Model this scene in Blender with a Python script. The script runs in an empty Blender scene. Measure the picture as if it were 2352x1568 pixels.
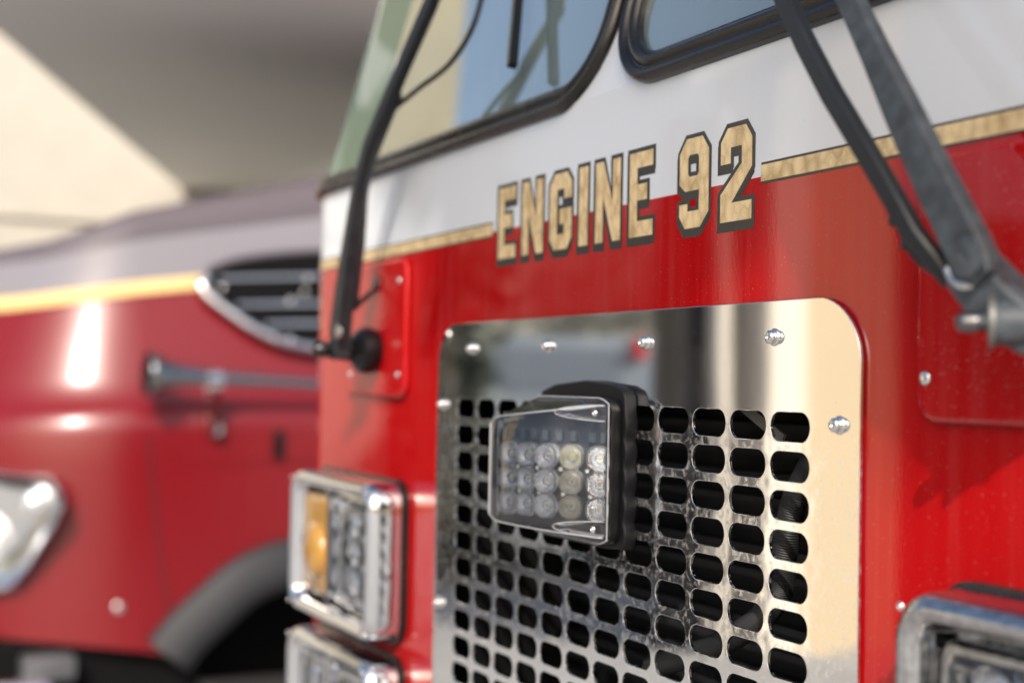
import bpy, bmesh, math, random
from mathutils import Vector, Matrix
random.seed(7)
PI = math.pi
S = bpy.context.scene
COL = S.collection

# ------------------------------------------------------------------ camera
F_PX, CX, CY = 3267.0, 1176.0, 784.0
CAM = Vector((1.025449, -0.779548, 1.603833))
FWD = Vector((-0.89872383, 0.43751823, 0.02955115))
RGT = Vector((0.43813186, 0.89871392, 0.01880865))
UPV = Vector((-0.0183289, 0.02985108 * 1.0, 0.99938629))
UPV = RGT.cross(FWD)
cd = bpy.data.cameras.new('camera')
cam = bpy.data.objects.new('camera', cd); COL.objects.link(cam)
M = Matrix((( RGT.x, UPV.x, -FWD.x, CAM.x), (RGT.y, UPV.y, -FWD.y, CAM.y), (RGT.z, UPV.z, -FWD.z, CAM.z), (0, 0, 0, 1)))
cam.matrix_world = M
cd.sensor_width = 36; cd.lens = F_PX / 2352 * 36
cd.clip_start = 0.05; cd.clip_end = 400
cd.dof.use_dof = True; cd.dof.focus_distance = 1.335; cd.dof.aperture_fstop = 2.65; cd.dof.aperture_blades = 0
S.camera = cam

# ------------------------------------------------------------------ light
SUN = Vector((0.675, -0.45, 0.585)).normalized()
EL = math.asin(SUN.z); AZ = math.atan2(SUN.x, SUN.y)
w = bpy.data.worlds.new('World'); S.world = w; w.use_nodes = True
nt = w.node_tree; nt.nodes.clear()
sky = nt.nodes.new('ShaderNodeTexSky'); sky.sky_type = 'NISHITA'; sky.sun_disc = False
sky.sun_elevation = EL; sky.sun_rotation = AZ; sky.air_density = 1.0; sky.dust_density = 4.5; sky.ozone_density = 1.0
bg = nt.nodes.new('ShaderNodeBackground'); bg.inputs[1].default_value = 0.15
ow = nt.nodes.new('ShaderNodeOutputWorld')
nt.links.new(sky.outputs[0], bg.inputs[0]); nt.links.new(bg.outputs[0], ow.inputs[0])
sd = bpy.data.lights.new('sun', 'SUN'); sd.energy = 3.4; sd.angle = math.radians(0.55); sd.color = (1.0, 0.95, 0.87)
so = bpy.data.objects.new('sun', sd); COL.objects.link(so)
so.rotation_euler = SUN.to_track_quat('Z', 'Y').to_euler()
S.view_settings.view_transform = 'Standard'; S.view_settings.look = 'None'
S.view_settings.exposure = 0.44; S.view_settings.gamma = 1.0; S.view_settings.use_curve_mapping = False
S.render.engine = 'CYCLES'
S.cycles.use_denoising = True
S.cycles.max_bounces = 10; S.cycles.transparent_max_bounces = 24
S.cycles.sample_clamp_indirect = 6.0
S.cycles.caustics_reflective = False; S.cycles.caustics_refractive = False

# ------------------------------------------------------------------ materials
def mat(name, col, rough=.5, metal=0., coat=0., coat_rough=.03, bump=None, spec=None, var=None, ior=None, trans=None, emis=None):
    m = bpy.data.materials.new(name); m.use_nodes = True
    t = m.node_tree; b = t.nodes['Principled BSDF']
    b.inputs['Base Color'].default_value = (*col, 1); b.inputs['Roughness'].default_value = rough
    b.inputs['Metallic'].default_value = metal; b.inputs['Coat Weight'].default_value = coat
    b.inputs['Coat Roughness'].default_value = coat_rough
    if spec is not None: b.inputs['Specular IOR Level'].default_value = spec
    if ior: b.inputs['IOR'].default_value = ior
    if trans: b.inputs['Transmission Weight'].default_value = trans
    if var or bump:
        g = t.nodes.new('ShaderNodeNewGeometry')
    if var:   # (scale, amount, detail)
        n = t.nodes.new('ShaderNodeTexNoise'); n.inputs['Scale'].default_value = var[0]; n.inputs['Detail'].default_value = 6
        t.links.new(g.outputs['Position'], n.inputs['Vector'])
        mr = t.nodes.new('ShaderNodeMapRange'); mr.inputs[1].default_value = .3; mr.inputs[2].default_value = .7
        mr.inputs[3].default_value = 1 - var[1]; mr.inputs[4].default_value = 1 + var[1]
        t.links.new(n.outputs[0], mr.inputs[0])
        mx = t.nodes.new('ShaderNodeVectorMath'); mx.operation = 'SCALE'; mx.inputs[0].default_value = col
        t.links.new(mr.outputs[0], mx.inputs['Scale']); t.links.new(mx.outputs[0], b.inputs['Base Color'])
        mr2 = t.nodes.new('ShaderNodeMapRange'); mr2.inputs[1].default_value = .3; mr2.inputs[2].default_value = .7
        mr2.inputs[3].default_value = max(0, rough * .75); mr2.inputs[4].default_value = min(1, rough * 1.3)
        t.links.new(n.outputs[0], mr2.inputs[0]); t.links.new(mr2.outputs[0], b.inputs['Roughness'])
    if bump:  # (scale, strength, distance)
        n2 = t.nodes.new('ShaderNodeTexNoise'); n2.inputs['Scale'].default_value = bump[0]; n2.inputs['Detail'].default_value = 3
        t.links.new(g.outputs['Position'], n2.inputs['Vector'])
        bp = t.nodes.new('ShaderNodeBump'); bp.inputs['Strength'].default_value = bump[1]; bp.inputs['Distance'].default_value = bump[2]
        t.links.new(n2.outputs[0], bp.inputs['Height']); t.links.new(bp.outputs[0], b.inputs['Normal'])
        t.links.new(bp.outputs[0], b.inputs['Coat Normal'])
    return m

def math_node(t, op, a, b=None, clamp=False):
    n = t.nodes.new('ShaderNodeMath'); n.operation = op; n.use_clamp = clamp
    for i, v in enumerate((a, b)):
        if v is None: continue
        if isinstance(v, (int, float)): n.inputs[i].default_value = v
        else: t.links.new(v, n.inputs[i])
    return n.outputs[0]

def paint_mat(name, red, white, z_split, wave=.00012, dirt=1.0):
    """two-tone coach paint, red below a level line and white above, clear coat, dust specks and faint run marks"""
    m = bpy.data.materials.new(name); m.use_nodes = True
    t = m.node_tree; b = t.nodes['Principled BSDF']; L = t.links
    g = t.nodes.new('ShaderNodeNewGeometry'); sp = t.nodes.new('ShaderNodeSeparateXYZ'); L.new(g.outputs['Position'], sp.inputs[0])
    step = math_node(t, 'GREATER_THAN', sp.outputs['Z'], z_split)
    mx = t.nodes.new('ShaderNodeMix'); mx.data_type = 'RGBA'
    L.new(step, mx.inputs[0]); mx.inputs[6].default_value = (*red, 1); mx.inputs[7].default_value = (*white, 1)
    # dust specks
    n = t.nodes.new('ShaderNodeTexNoise'); n.inputs['Scale'].default_value = 420; n.inputs['Detail'].default_value = 2
    L.new(g.outputs['Position'], n.inputs['Vector'])
    spk = math_node(t, 'MULTIPLY', math_node(t, 'GREATER_THAN', n.outputs[0], .70), .38 * dirt)
    # vertical run marks
    mp = t.nodes.new('ShaderNodeMapping'); mp.inputs['Scale'].default_value = (60, 60, 2.2); L.new(g.outputs['Position'], mp.inputs[0])
    n3 = t.nodes.new('ShaderNodeTexNoise'); n3.inputs['Scale'].default_value = 1.0; n3.inputs['Detail'].default_value = 4
    L.new(mp.outputs[0], n3.inputs['Vector'])
    run = t.nodes.new('ShaderNodeMapRange'); run.inputs[1].default_value = .5; run.inputs[2].default_value = .8; run.inputs[3].default_value = 0; run.inputs[4].default_value = .04 * dirt
    L.new(n3.outputs[0], run.inputs[0])
    film = math_node(t, 'ADD', spk, run.outputs[0], True)
    m2 = t.nodes.new('ShaderNodeMix'); m2.data_type = 'RGBA'; L.new(film, m2.inputs[0]); L.new(mx.outputs[2], m2.inputs[6])
    m2.inputs[7].default_value = (.42, .38, .34, 1)
    L.new(m2.outputs[2], b.inputs['Base Color'])
    b.inputs['Roughness'].default_value = .35; b.inputs['Specular IOR Level'].default_value = .0
    b.inputs['Coat Weight'].default_value = 1; b.inputs['Coat IOR'].default_value = 1.5
    rr = math_node(t, 'MULTIPLY_ADD', film, .25); t.nodes[-1].inputs[2].default_value = .018
    L.new(rr, b.inputs['Coat Roughness'])
    # slow panel waves plus orange peel
    a = t.nodes.new('ShaderNodeTexNoise'); a.inputs['Scale'].default_value = 2.6; a.inputs['Detail'].default_value = 1
    L.new(g.outputs['Position'], a.inputs['Vector'])
    c = t.nodes.new('ShaderNodeTexNoise'); c.inputs['Scale'].default_value = 260; c.inputs['Detail'].default_value = 1
    L.new(g.outputs['Position'], c.inputs['Vector'])
    h = math_node(t, 'ADD', math_node(t, 'MULTIPLY', a.outputs[0], wave * 10), math_node(t, 'MULTIPLY', c.outputs[0], .000012))
    bp = t.nodes.new('ShaderNodeBump'); bp.inputs['Distance'].default_value = 1.0; bp.inputs['Strength'].default_value = 1
    L.new(h, bp.inputs['Height']); L.new(bp.outputs[0], b.inputs['Coat Normal'])
    return m

def steel_mat():
    m = bpy.data.materials.new('polished_stainless'); m.use_nodes = True
    t = m.node_tree; b = t.nodes['Principled BSDF']; L = t.links
    g = t.nodes.new('ShaderNodeNewGeometry')
    b.inputs['Metallic'].default_value = 1
    n = t.nodes.new('ShaderNodeTexVoronoi'); n.inputs['Scale'].default_value = 1.0
    mpv = t.nodes.new('ShaderNodeMapping'); mpv.inputs['Scale'].default_value = (330, 330, 210); L.new(g.outputs['Position'], mpv.inputs[0]); L.new(mpv.outputs[0], n.inputs['Vector'])
    sc_ = t.nodes.new('ShaderNodeSeparateColor'); L.new(n.outputs['Color'], sc_.inputs[0])
    n1 = t.nodes.new('ShaderNodeTexNoise'); n1.inputs['Scale'].default_value = 14; n1.inputs['Detail'].default_value = 5
    L.new(g.outputs['Position'], n1.inputs['Vector'])
    thr = math_node(t, 'MULTIPLY_ADD', n1.outputs[0], -.22); t.nodes[-1].inputs[2].default_value = .745
    spk = math_node(t, 'MULTIPLY', math_node(t, 'LESS_THAN', n.outputs['Distance'], math_node(t, 'MULTIPLY', sc_.outputs[1], .26)), math_node(t, 'GREATER_THAN', sc_.outputs[0], thr))
    film = t.nodes.new('ShaderNodeMapRange'); film.inputs[1].default_value = .48; film.inputs[2].default_value = .72; film.inputs[3].default_value = 0; film.inputs[4].default_value = .03
    L.new(n1.outputs[0], film.inputs[0])
    dirt = math_node(t, 'ADD', math_node(t, 'MULTIPLY', spk, .5), film.outputs[0], True)
    # water-spot staining down among the holes
    sp = t.nodes.new('ShaderNodeSeparateXYZ'); L.new(g.outputs['Position'], sp.inputs[0])
    low = t.nodes.new('ShaderNodeMapRange'); low.inputs[1].default_value = 1.59; low.inputs[2].default_value = 1.545; L.new(sp.outputs['Z'], low.inputs[0])
    n4 = t.nodes.new('ShaderNodeTexNoise'); n4.inputs['Scale'].default_value = 150; n4.inputs['Detail'].default_value = 6; n4.inputs['Roughness'].default_value = .7
    L.new(g.outputs['Position'], n4.inputs['Vector'])
    st = t.nodes.new('ShaderNodeMapRange'); st.inputs[1].default_value = .50; st.inputs[2].default_value = .62; st.inputs[3].default_value = 0; st.inputs[4].default_value = .22
    L.new(n4.outputs[0], st.inputs[0])
    dirt = math_node(t, 'ADD', dirt, math_node(t, 'MULTIPLY', st.outputs[0], low.outputs[0]), True)
    b.inputs['Base Color'].default_value = (.76, .77, .78, 1)
    rg = math_node(t, 'MULTIPLY_ADD', dirt, .35); t.nodes[-1].inputs[2].default_value = .035
    L.new(rg, b.inputs['Roughness'])
    df = t.nodes.new('ShaderNodeBsdfDiffuse'); df.inputs[0].default_value = (.62, .61, .60, 1)
    mix = t.nodes.new('ShaderNodeMixShader'); L.new(math_node(t, 'MULTIPLY', dirt, .75), mix.inputs[0])
    L.new(b.outputs[0], mix.inputs[1]); L.new(df.outputs[0], mix.inputs[2])
    out = t.nodes['Material Output']; L.new(mix.outputs[0], out.inputs[0])
    a = t.nodes.new('ShaderNodeTexNoise'); a.inputs['Scale'].default_value = 5.5; a.inputs['Detail'].default_value = 1
    L.new(g.outputs['Position'], a.inputs['Vector'])
    c = t.nodes.new('ShaderNodeTexNoise'); c.inputs['Scale'].default_value = 38; c.inputs['Detail'].default_value = 1
    L.new(g.outputs['Position'], c.inputs['Vector'])
    h = math_node(t, 'ADD', math_node(t, 'MULTIPLY', a.outputs[0], .0002), math_node(t, 'MULTIPLY', math_node(t, 'MULTIPLY', c.outputs[0], low.outputs[0]), .00012))
    bp = t.nodes.new('ShaderNodeBump'); bp.inputs['Distance'].default_value = 1.0; L.new(h, bp.inputs['Height'])
    L.new(bp.outputs[0], b.inputs['Normal'])
    return m

def gold_mat():
    m = bpy.data.materials.new('engine_turned_gold_leaf'); m.use_nodes = True
    t = m.node_tree; b = t.nodes['Principled BSDF']; L = t.links
    g = t.nodes.new('ShaderNodeNewGeometry')
    mp = t.nodes.new('ShaderNodeMapping'); mp.inputs['Scale'].default_value = (92, 92, 62); L.new(g.outputs['Position'], mp.inputs[0])
    v = t.nodes.new('ShaderNodeTexVoronoi'); v.inputs['Scale'].default_value = 1.0; L.new(mp.outputs[0], v.inputs['Vector'])
    w_ = t.nodes.new('ShaderNodeTexNoise'); w_.inputs['Scale'].default_value = 28; w_.inputs['Detail'].default_value = 5; L.new(g.outputs['Position'], w_.inputs['Vector'])
    cc = t.nodes.new('ShaderNodeSeparateColor'); L.new(v.outputs['Color'], cc.inputs[0])
    sw = math_node(t, 'MULTIPLY', math_node(t, 'SINE', math_node(t, 'MULTIPLY', v.outputs['Distance'], 42.0)), .05)
    k = math_node(t, 'ADD', math_node(t, 'ADD', math_node(t, 'MULTIPLY', v.outputs['Distance'], .42), math_node(t, 'MULTIPLY', w_.outputs[0], .45)), math_node(t, 'ADD', sw, math_node(t, 'MULTIPLY', cc.outputs[0], .22)))
    cr = t.nodes.new('ShaderNodeValToRGB'); cr.color_ramp.elements[0].position = .40; cr.color_ramp.elements[0].color = (.96, .75, .44, 1)
    cr.color_ramp.elements[1].position = .82; cr.color_ramp.elements[1].color = (.55, .38, .18, 1)
    L.new(k, cr.inputs[0]); L.new(cr.outputs[0], b.inputs['Base Color'])
    b.inputs['Metallic'].default_value = .5; b.inputs['Roughness'].default_value = .36
    bp = t.nodes.new('ShaderNodeBump'); bp.inputs['Distance'].default_value = .0008; bp.inputs['Strength'].default_value = .6
    L.new(v.outputs['Distance'], bp.inputs['Height']); L.new(bp.outputs[0], b.inputs['Normal'])
    return m

def glass_mat(name, tint, ior=1.5, boost=1.0, rough=.0, haze=0.0, haze_col=(.5, .55, .5)):
    """thin pane: tinted see-through plus a Fresnel reflection"""
    m = bpy.data.materials.new(name); m.use_nodes = True
    t = m.node_tree; t.nodes.clear(); L = t.links
    fr = t.nodes.new('ShaderNodeFresnel'); fr.inputs[0].default_value = ior
    tr = t.nodes.new('ShaderNodeBsdfTransparent'); tr.inputs[0].default_value = (*tint, 1)
    gl = t.nodes.new('ShaderNodeBsdfGlossy'); gl.inputs['Roughness'].default_value = rough
    f2 = math_node(t, 'MULTIPLY', fr.outputs[0], boost, True)
    mx = t.nodes.new('ShaderNodeMixShader'); L.new(f2, mx.inputs[0]); L.new(tr.outputs[0], mx.inputs[1]); L.new(gl.outputs[0], mx.inputs[2])
    last = mx
    if haze:
        d = t.nodes.new('ShaderNodeBsdfDiffuse'); d.inputs[0].default_value = (*haze_col, 1)
        m2 = t.nodes.new('ShaderNodeMixShader'); m2.inputs[0].default_value = haze
        L.new(mx.outputs[0], m2.inputs[1]); L.new(d.outputs[0], m2.inputs[2]); last = m2
    o = t.nodes.new('ShaderNodeOutputMaterial'); L.new(last.outputs[0], o.inputs[0])
    return m

RED, WHITE = (.37, .0028, .0046), (.62, .655, .70)
PAINT = paint_mat('engine_paint', RED, WHITE, 1.7995)
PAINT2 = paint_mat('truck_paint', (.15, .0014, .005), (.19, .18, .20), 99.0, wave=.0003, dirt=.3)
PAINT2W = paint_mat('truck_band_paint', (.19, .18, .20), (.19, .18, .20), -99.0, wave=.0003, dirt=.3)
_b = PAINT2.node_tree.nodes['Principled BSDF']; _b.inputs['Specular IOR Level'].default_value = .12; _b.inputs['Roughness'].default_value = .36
for _l in list(PAINT2.node_tree.links):
    if _l.to_socket == _b.inputs['Coat Roughness']: PAINT2.node_tree.links.remove(_l)
_b.inputs['Coat Roughness'].default_value = .26
STEEL = steel_mat()
GOLD = gold_mat()
BLACKV = mat('black_vinyl', (.004, .0045, .005), .45, spec=.15, coat=1.0, coat_rough=.05, bump=(1500, .25, .0004))
CHROME = mat('chrome', (.70, .71, .73), .04, 1., bump=(9, .12, .01))
CHROME2 = mat('truck_chrome', (.86, .87, .88), .11, 1.)  # second truck's chrome, rougher and brighter than the cab's
BOLT = mat('bolt_steel', (.70, .70, .69), .16, 1.)
RUBBER = mat('black_rubber', (.009, .008, .0075), .24, spec=.45, var=(25, .35), bump=(90, .2, .001))
GASK = mat('matte_black_gasket', (.005, .005, .006), .55, spec=.18)
GREYRUB = mat('weathered_rubber_lip', (.055, .045, .040), .34, spec=.6, var=(30, .4))
BLACKP = mat('black_plastic', (.005, .005, .006), .30, spec=.3, bump=(500, .1, .0004))
ARMP = mat('weathered_grey_arm_paint', (.055, .065, .076), .50, spec=.35, var=(70, .42), bump=(600, .12, .0005))
ARMB = mat('black_arm_paint', (.010, .012, .015), .42, spec=.4, var=(40, .2))
DARK = mat('dark_bay', (.004, .004, .0045), .85, spec=.1)
BLACKV.node_tree.nodes['Principled BSDF'].inputs['Coat IOR'].default_value = 1.6
DARKM = mat('dirty_radiator', (.006, .006, .007), .6, var=(18, .6))
GREYM = mat('grey_bracket', (.16, .15, .13), .5, .3)
GLASS = glass_mat('tinted_windshield', (.58, .60, .48), 1.5, 5.5, 0, .20, (.45, .60, .60))  # pale teal haze paints sky brightness into the glass
GLASSC = glass_mat('green_edge_glass', (.22, .40, .30), 1.5, 1.6, 0, .45, (.27, .42, .33))
LENSC = glass_mat('clear_polycarbonate', (.97, .975, .985), 1.5, 1.25, .03, .007, (.75, .78, .85))
DOMEC = glass_mat('led_optic', (.90, .92, .96), 1.55, 1.1, .03)
AMBER = mat('amber_plastic', (.36, .185, .03), .12, coat=1., bump=(160, .4, .001))
REFL = mat('led_reflector', (.95, .97, 1.0), .16, .75, bump=(650, .7, .0012))
PCB = mat('led_board', (.03, .035, .045), .35)
CHIP = mat('led_chip', (.75, .62, .12), .4)
RIB = mat('pale_yellow_rib', (.55, .50, .25), .35)
GREEN = mat('green_interior_trim', (.30, .66, .46), .5)
INT = mat('cab_interior', (.035, .035, .035), .8)
HOSE = mat('hose_rubber', (.009, .009, .010), .6)
TAIL = mat('red_tail_lamp', (.60, .01, .01), .2, coat=1)

# ------------------------------------------------------------------ mesh helpers
def tag(o, label=None, cat=None, group=None, kind=None):
    if label: o['label'] = label
    if cat: o['category'] = cat
    if group: o['group'] = group
    if kind: o['kind'] = kind
    return o

def link(name, me, m, parent=None, smooth=None):
    o = bpy.data.objects.new(name, me); COL.objects.link(o)
    if m is not None and not me.materials: me.materials.append(m)
    if parent is not None:
        o.parent = parent; o.matrix_parent_inverse = parent.matrix_world.inverted()
    if smooth is not None and len(me.polygons):
        me.shade_smooth()
        me.set_sharp_from_angle(angle=math.radians(smooth))
    return o

def empty(name, loc, label=None, cat=None, group=None, parent=None):
    o = bpy.data.objects.new(name, None); COL.objects.link(o); o.location = loc
    o.empty_display_size = .1
    if parent is not None:
        o.parent = parent; o.location = Vector(loc) - parent.matrix_world.translation
    o.matrix_world = Matrix.Translation(loc) if parent is None else o.matrix_world
    tag(o, label, cat, group); bpy.context.view_layer.update()
    return o

def build(name, verts, faces, m, parent=None, smooth=35):
    me = bpy.data.meshes.new(name); me.from_pydata([tuple(v) for v in verts], [], faces); me.update()
    bm = bmesh.new(); bm.from_mesh(me); bmesh.ops.remove_doubles(bm, verts=bm.verts, dist=1e-6)
    bmesh.ops.delete(bm, geom=[q for q in bm.verts if not q.link_faces], context='VERTS')
    bmesh.ops.recalc_face_normals(bm, faces=bm.faces); bm.to_mesh(me); bm.free()
    return link(name, me, m, parent, smooth)

class MB:
    def __init__(s): s.v = []; s.f = []
    def add(s, v, f):
        k = len(s.v); s.v += [Vector(p) for p in v]; s.f += [tuple(i + k for i in q) for q in f]; return s
    def build(s, name, m, parent=None, smooth=35): return build(name, s.v, s.f, m, parent, smooth)

def face(u, v, n=0.): return Vector((u, -n, v))     # point on the engine's front: across, height, outward
def ray(px, py): return FWD + RGT * ((px - CX) / F_PX) - UPV * ((py - CY) / F_PX)
def at(px, py, n=0.):                                # a traced pixel put on the engine's front at outward offset n
    d = ray(px, py); t = (-n - CAM.y) / d.y; return CAM + d * t
def on_plane(px, py, P, N):
    d = ray(px, py); return CAM + d * ((P - CAM).dot(N) / d.dot(N))

def box(c, s, R=None):
    v = [Vector((x * s[0] / 2, y * s[1] / 2, z * s[2] / 2)) for x in (-1, 1) for y in (-1, 1) for z in (-1, 1)]
    if R is not None: v = [R @ p for p in v]
    f = [(0, 1, 3, 2), (4, 6, 7, 5), (0, 4, 5, 1), (2, 3, 7, 6), (0, 2, 6, 4), (1, 5, 7, 3)]
    return [p + Vector(c) for p in v], f

def bevbox(name, c, s, m, parent=None, bev=.004, R=None, seg=2):
    v, f = box(c, s, R)
    me = bpy.data.meshes.new(name); me.from_pydata([tuple(p) for p in v], [], f)
    bm = bmesh.new(); bm.from_mesh(me); bmesh.ops.recalc_face_normals(bm, faces=bm.faces)
    bmesh.ops.bevel(bm, geom=list(bm.edges), offset=bev, segments=seg, affect='EDGES', profile=.6)
    bm.to_mesh(me); bm.free()
    return link(name, me, m, parent, 40)

def frame(axis):
    a = Vector(axis).normalized(); h = Vector((0, 0, 1)) if abs(a.z) < .9 else Vector((1, 0, 0))
    x = h.cross(a).normalized(); return x, a.cross(x), a

def lathe(prof, o, axis, seg=24, cap=False):
    x, y, a = frame(axis); o = Vector(o); v = []; f = []
    for r, h in prof:
        for k in range(seg):
            t = 2 * PI * k / seg; v.append(o + a * h + (x * math.cos(t) + y * math.sin(t)) * r)
    for i in range(len(prof) - 1):
        for k in range(seg):
            f.append((i * seg + k, i * seg + (k + 1) % seg, (i + 1) * seg + (k + 1) % seg, (i + 1) * seg + k))
    if cap: f.append(tuple(range(seg))); f.append(tuple((len(prof) - 1) * seg + k for k in range(seg)))
    return v, f

def sweep(path, prof, normals=None, closed_prof=True, caps=True):
    n = len(path); v = []; f = []; m = len(prof); path = [Vector(p) for p in path]
    for i, p in enumerate(path):
        t = (path[min(i + 1, n - 1)] - path[max(i - 1, 0)]).normalized()
        if normals: N = Vector(normals[i])
        else: N = Vector((0, -1, 0)) if abs(t.y) < .9 else Vector((0, 0, 1))
        Sd = t.cross(N).normalized(); N = Sd.cross(t).normalized()
        for a, b in prof: v.append(p + Sd * a + N * b)
    for i in range(n - 1):
        for k in range(m if closed_prof else m - 1):
            f.append((i * m + k, i * m + (k + 1) % m, (i + 1) * m + (k + 1) % m, (i + 1) * m + k))
    if caps and closed_prof: f.append(tuple(range(m))); f.append(tuple((n - 1) * m + k for k in range(m)))
    return v, f

def circ(r, k=12): return [(r * math.cos(2 * PI * i / k), r * math.sin(2 * PI * i / k)) for i in range(k)]
def smooth_path(pts, k=6):
    pts = [Vector(p) for p in pts]; out = []
    P = [pts[0]] + pts + [pts[-1]]
    for i in range(1, len(P) - 2):
        for j in range(k):
            t = j / k; a, b, c, d = P[i - 1], P[i], P[i + 1], P[i + 2]
            out.append(.5 * ((2 * b) + (c - a) * t + (2 * a - 5 * b + 4 * c - d) * t * t + (3 * b - a - 3 * c + d) * t ** 3))
    out.append(pts[-1]); return out
def tube(path, r, k=12, sm=6): return sweep(smooth_path(path, sm), circ(r, k))

def plate_mesh(loops, n0, n1, bev=0., res=1):
    """flat plate with holes in face coordinates, from outward offset n0 to n1, with a rounded edge"""
    cu = bpy.data.curves.new('tmp', 'CURVE'); cu.dimensions = '2D'; cu.fill_mode = 'BOTH'
    for lp in loops:
        s = cu.splines.new('POLY'); s.points.add(len(lp) - 1)
        for p, (a, b) in zip(s.points, lp): p.co = (a, b, 0, 1)
        s.use_cyclic_u = True
    cu.extrude = max((n1 - n0) / 2 - bev, 0); cu.bevel_depth = bev; cu.bevel_resolution = res; cu.offset = -bev
    o = bpy.data.objects.new('tmp', cu); COL.objects.link(o)
    dg = bpy.context.evaluated_depsgraph_get(); dg.update()
    me = bpy.data.meshes.new_from_object(o.evaluated_get(dg)); bpy.data.objects.remove(o); bpy.data.curves.remove(cu)
    mid = (n0 + n1) / 2
    for vtx in me.vertices:
        x, y, z = vtx.co; vtx.co = (x, -(z + mid), y)
    me.materials.clear()
    return me
def plate(name, loops, n0, n1, m, parent=None, bev=0., shear=False, res=1, smooth=30):
    me = plate_mesh(loops, n0, n1, bev, res)
    if shear:
        for vtx in me.vertices: vtx.co = lean(vtx.co)
    return link(name, me, m, parent, smooth)

def rrect(u0, u1, v0, v1, r, k=8):
    out = []
    for cx, cy, a0 in ((u1 - r, v1 - r, 0), (u0 + r, v1 - r, 90), (u0 + r, v0 + r, 180), (u1 - r, v0 + r, 270)):
        for i in range(k + 1):
            a = math.radians(a0 + 90 * i / k); out.append((cx + r * math.cos(a), cy + r * math.sin(a)))
    return out

RAKE, ZR = .28, 1.93
def lean(p): return Vector((p[0], p[1] + max(0, p[2] - ZR) * RAKE, p[2]))

def loft(rings, caps=(False, False)):
    v = []; f = []; m = len(rings[0])
    for r in rings: v += r
    for i in range(len(rings) - 1):
        for k in range(m): f.append((i * m + k, i * m + (k + 1) % m, (i + 1) * m + (k + 1) % m, (i + 1) * m + k))
    if caps[0]: f.append(tuple(range(m)))
    if caps[1]: f.append(tuple((len(rings) - 1) * m + k for k in range(m)))
    return v, f

# ------------------------------------------------------------------ the setting
v = [(-200, -200, 0), (200, -200, 0), (200, 200, 0), (-200, 200, 0)]
CONC = mat('concrete', (.33, .325, .315), .85, var=(1.3, .16), bump=(60, .3, .004))
g = build('ground', v, [(0, 1, 2, 3)], CONC, None, None); tag(g, kind='structure')

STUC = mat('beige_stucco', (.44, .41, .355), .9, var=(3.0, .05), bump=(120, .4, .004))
TRIM = mat('cream_trim', (.70, .64, .54), .7, var=(4, .04))
CONC2 = mat('grey_canopy', (.78, .78, .76), .8, var=(.5, .03))
DARKG = mat('dark_panel', (.015, .016, .02), .3)

# station wall behind the trucks, with a high canopy that shades its right half
st = empty('station_building', (-13.4, 2, 0), 'beige stucco building wall behind both trucks, with a grey carport roof on its right', 'building')
WX = -13.0
m_ = MB(); m_.add(*box((WX - .4, 5.0, 2.8), (.8, 20, 5.6))); m_.build('wall', STUC, st, None)
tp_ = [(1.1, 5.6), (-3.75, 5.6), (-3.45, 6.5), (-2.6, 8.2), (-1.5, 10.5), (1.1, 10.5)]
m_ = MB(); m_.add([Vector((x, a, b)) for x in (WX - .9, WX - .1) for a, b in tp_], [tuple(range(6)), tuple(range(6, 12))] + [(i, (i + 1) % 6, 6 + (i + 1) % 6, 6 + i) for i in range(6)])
m_.build('added_tan_wall', mat('added_tan_stucco', (.27, .235, .15), .9, var=(1.5, .15)), st, None)  # added out-of-view wall, edge shaped for a tan reflection in the left windshield
m_ = MB(); m_.add(*box((WX + .03, 4.9, 3.12), (.04, 19.0, .10))); m_.build('string_course', STUC, st, None)
HC = 3.5                                              # carport roof: we look up at its underside
def level(px, py, z): d = ray(px, py); return CAM + d * ((z - CAM.z) / d.z)
pb = on_plane(415, 432, Vector((WX, 0, 0)), Vector((1, 0, 0))); pe = level(0, 78, pb.z); HC = pb.z
dd = (pe - pb) / (pe.x - pb.x); pf = pb + dd * (-5.15 - pb.x)
poly = [Vector((WX + .01, pb.y, 0)), pf, Vector((-5.15, 13, 0)), Vector((WX + .01, 13, 0))]
m_ = MB(); m_.add([Vector((p.x, p.y, HC + h)) for h in (0, .30) for p in poly], [(0, 1, 2, 3), (4, 5, 6, 7), (0, 1, 5, 4), (1, 2, 6, 5), (2, 3, 7, 6), (3, 0, 4, 7)])
m_.build('carport_roof', CONC2, st, None)
m_ = MB()
for yy in (3.2, 6.0, 9.0): m_.add(*box((-9.1, yy, HC - .10), (7.6, .22, .18)))
m_.build('roof_beam', CONC2, st, None)

# the place across the yard, which the paint and the steel mirror
hall = empty('stucco_hall', (-6.6, -9, 0), 'tan stucco hall across the yard, mirrored in the polished steel panel', 'building')
TAN = mat('tan_stucco', (.52, .415, .27), .9, var=(2, .05))
m_ = MB(); m_.add(*box((-6.4, -4.93, 2.6), (.8, .90, 5.2))); m_.build('wall', TAN, hall, None)
m_ = MB(); m_.add(*box((-6.25, -4.47, 2.6), (.6, .26, 5.2))); m_.build('corner_trim', TRIM, hall, None)
m_ = MB(); m_.add([Vector((x, y, z)) for x in (-6.9, -5.6) for y, z in ((-3.5, 3.25), (-5.5, 4.3), (-5.5, 4.5), (-3.5, 3.45))], [(0, 1, 2, 3), (4, 5, 6, 7), (0, 1, 5, 4), (1, 2, 6, 5), (2, 3, 7, 6), (3, 0, 4, 7)]); m_.build('eave', CONC2, hall, None)
m_ = MB(); m_.add(*box((-6.5, -4.17, 1.65), (.3, .42, 3.3))); m_.build('dark_door', DARKG, hall, None)
m_ = MB(); m_.add(*box((-6.22, -4.165, 1.65), (.14, .080, 3.3))); m_.build('post', TRIM, hall, None)
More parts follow.
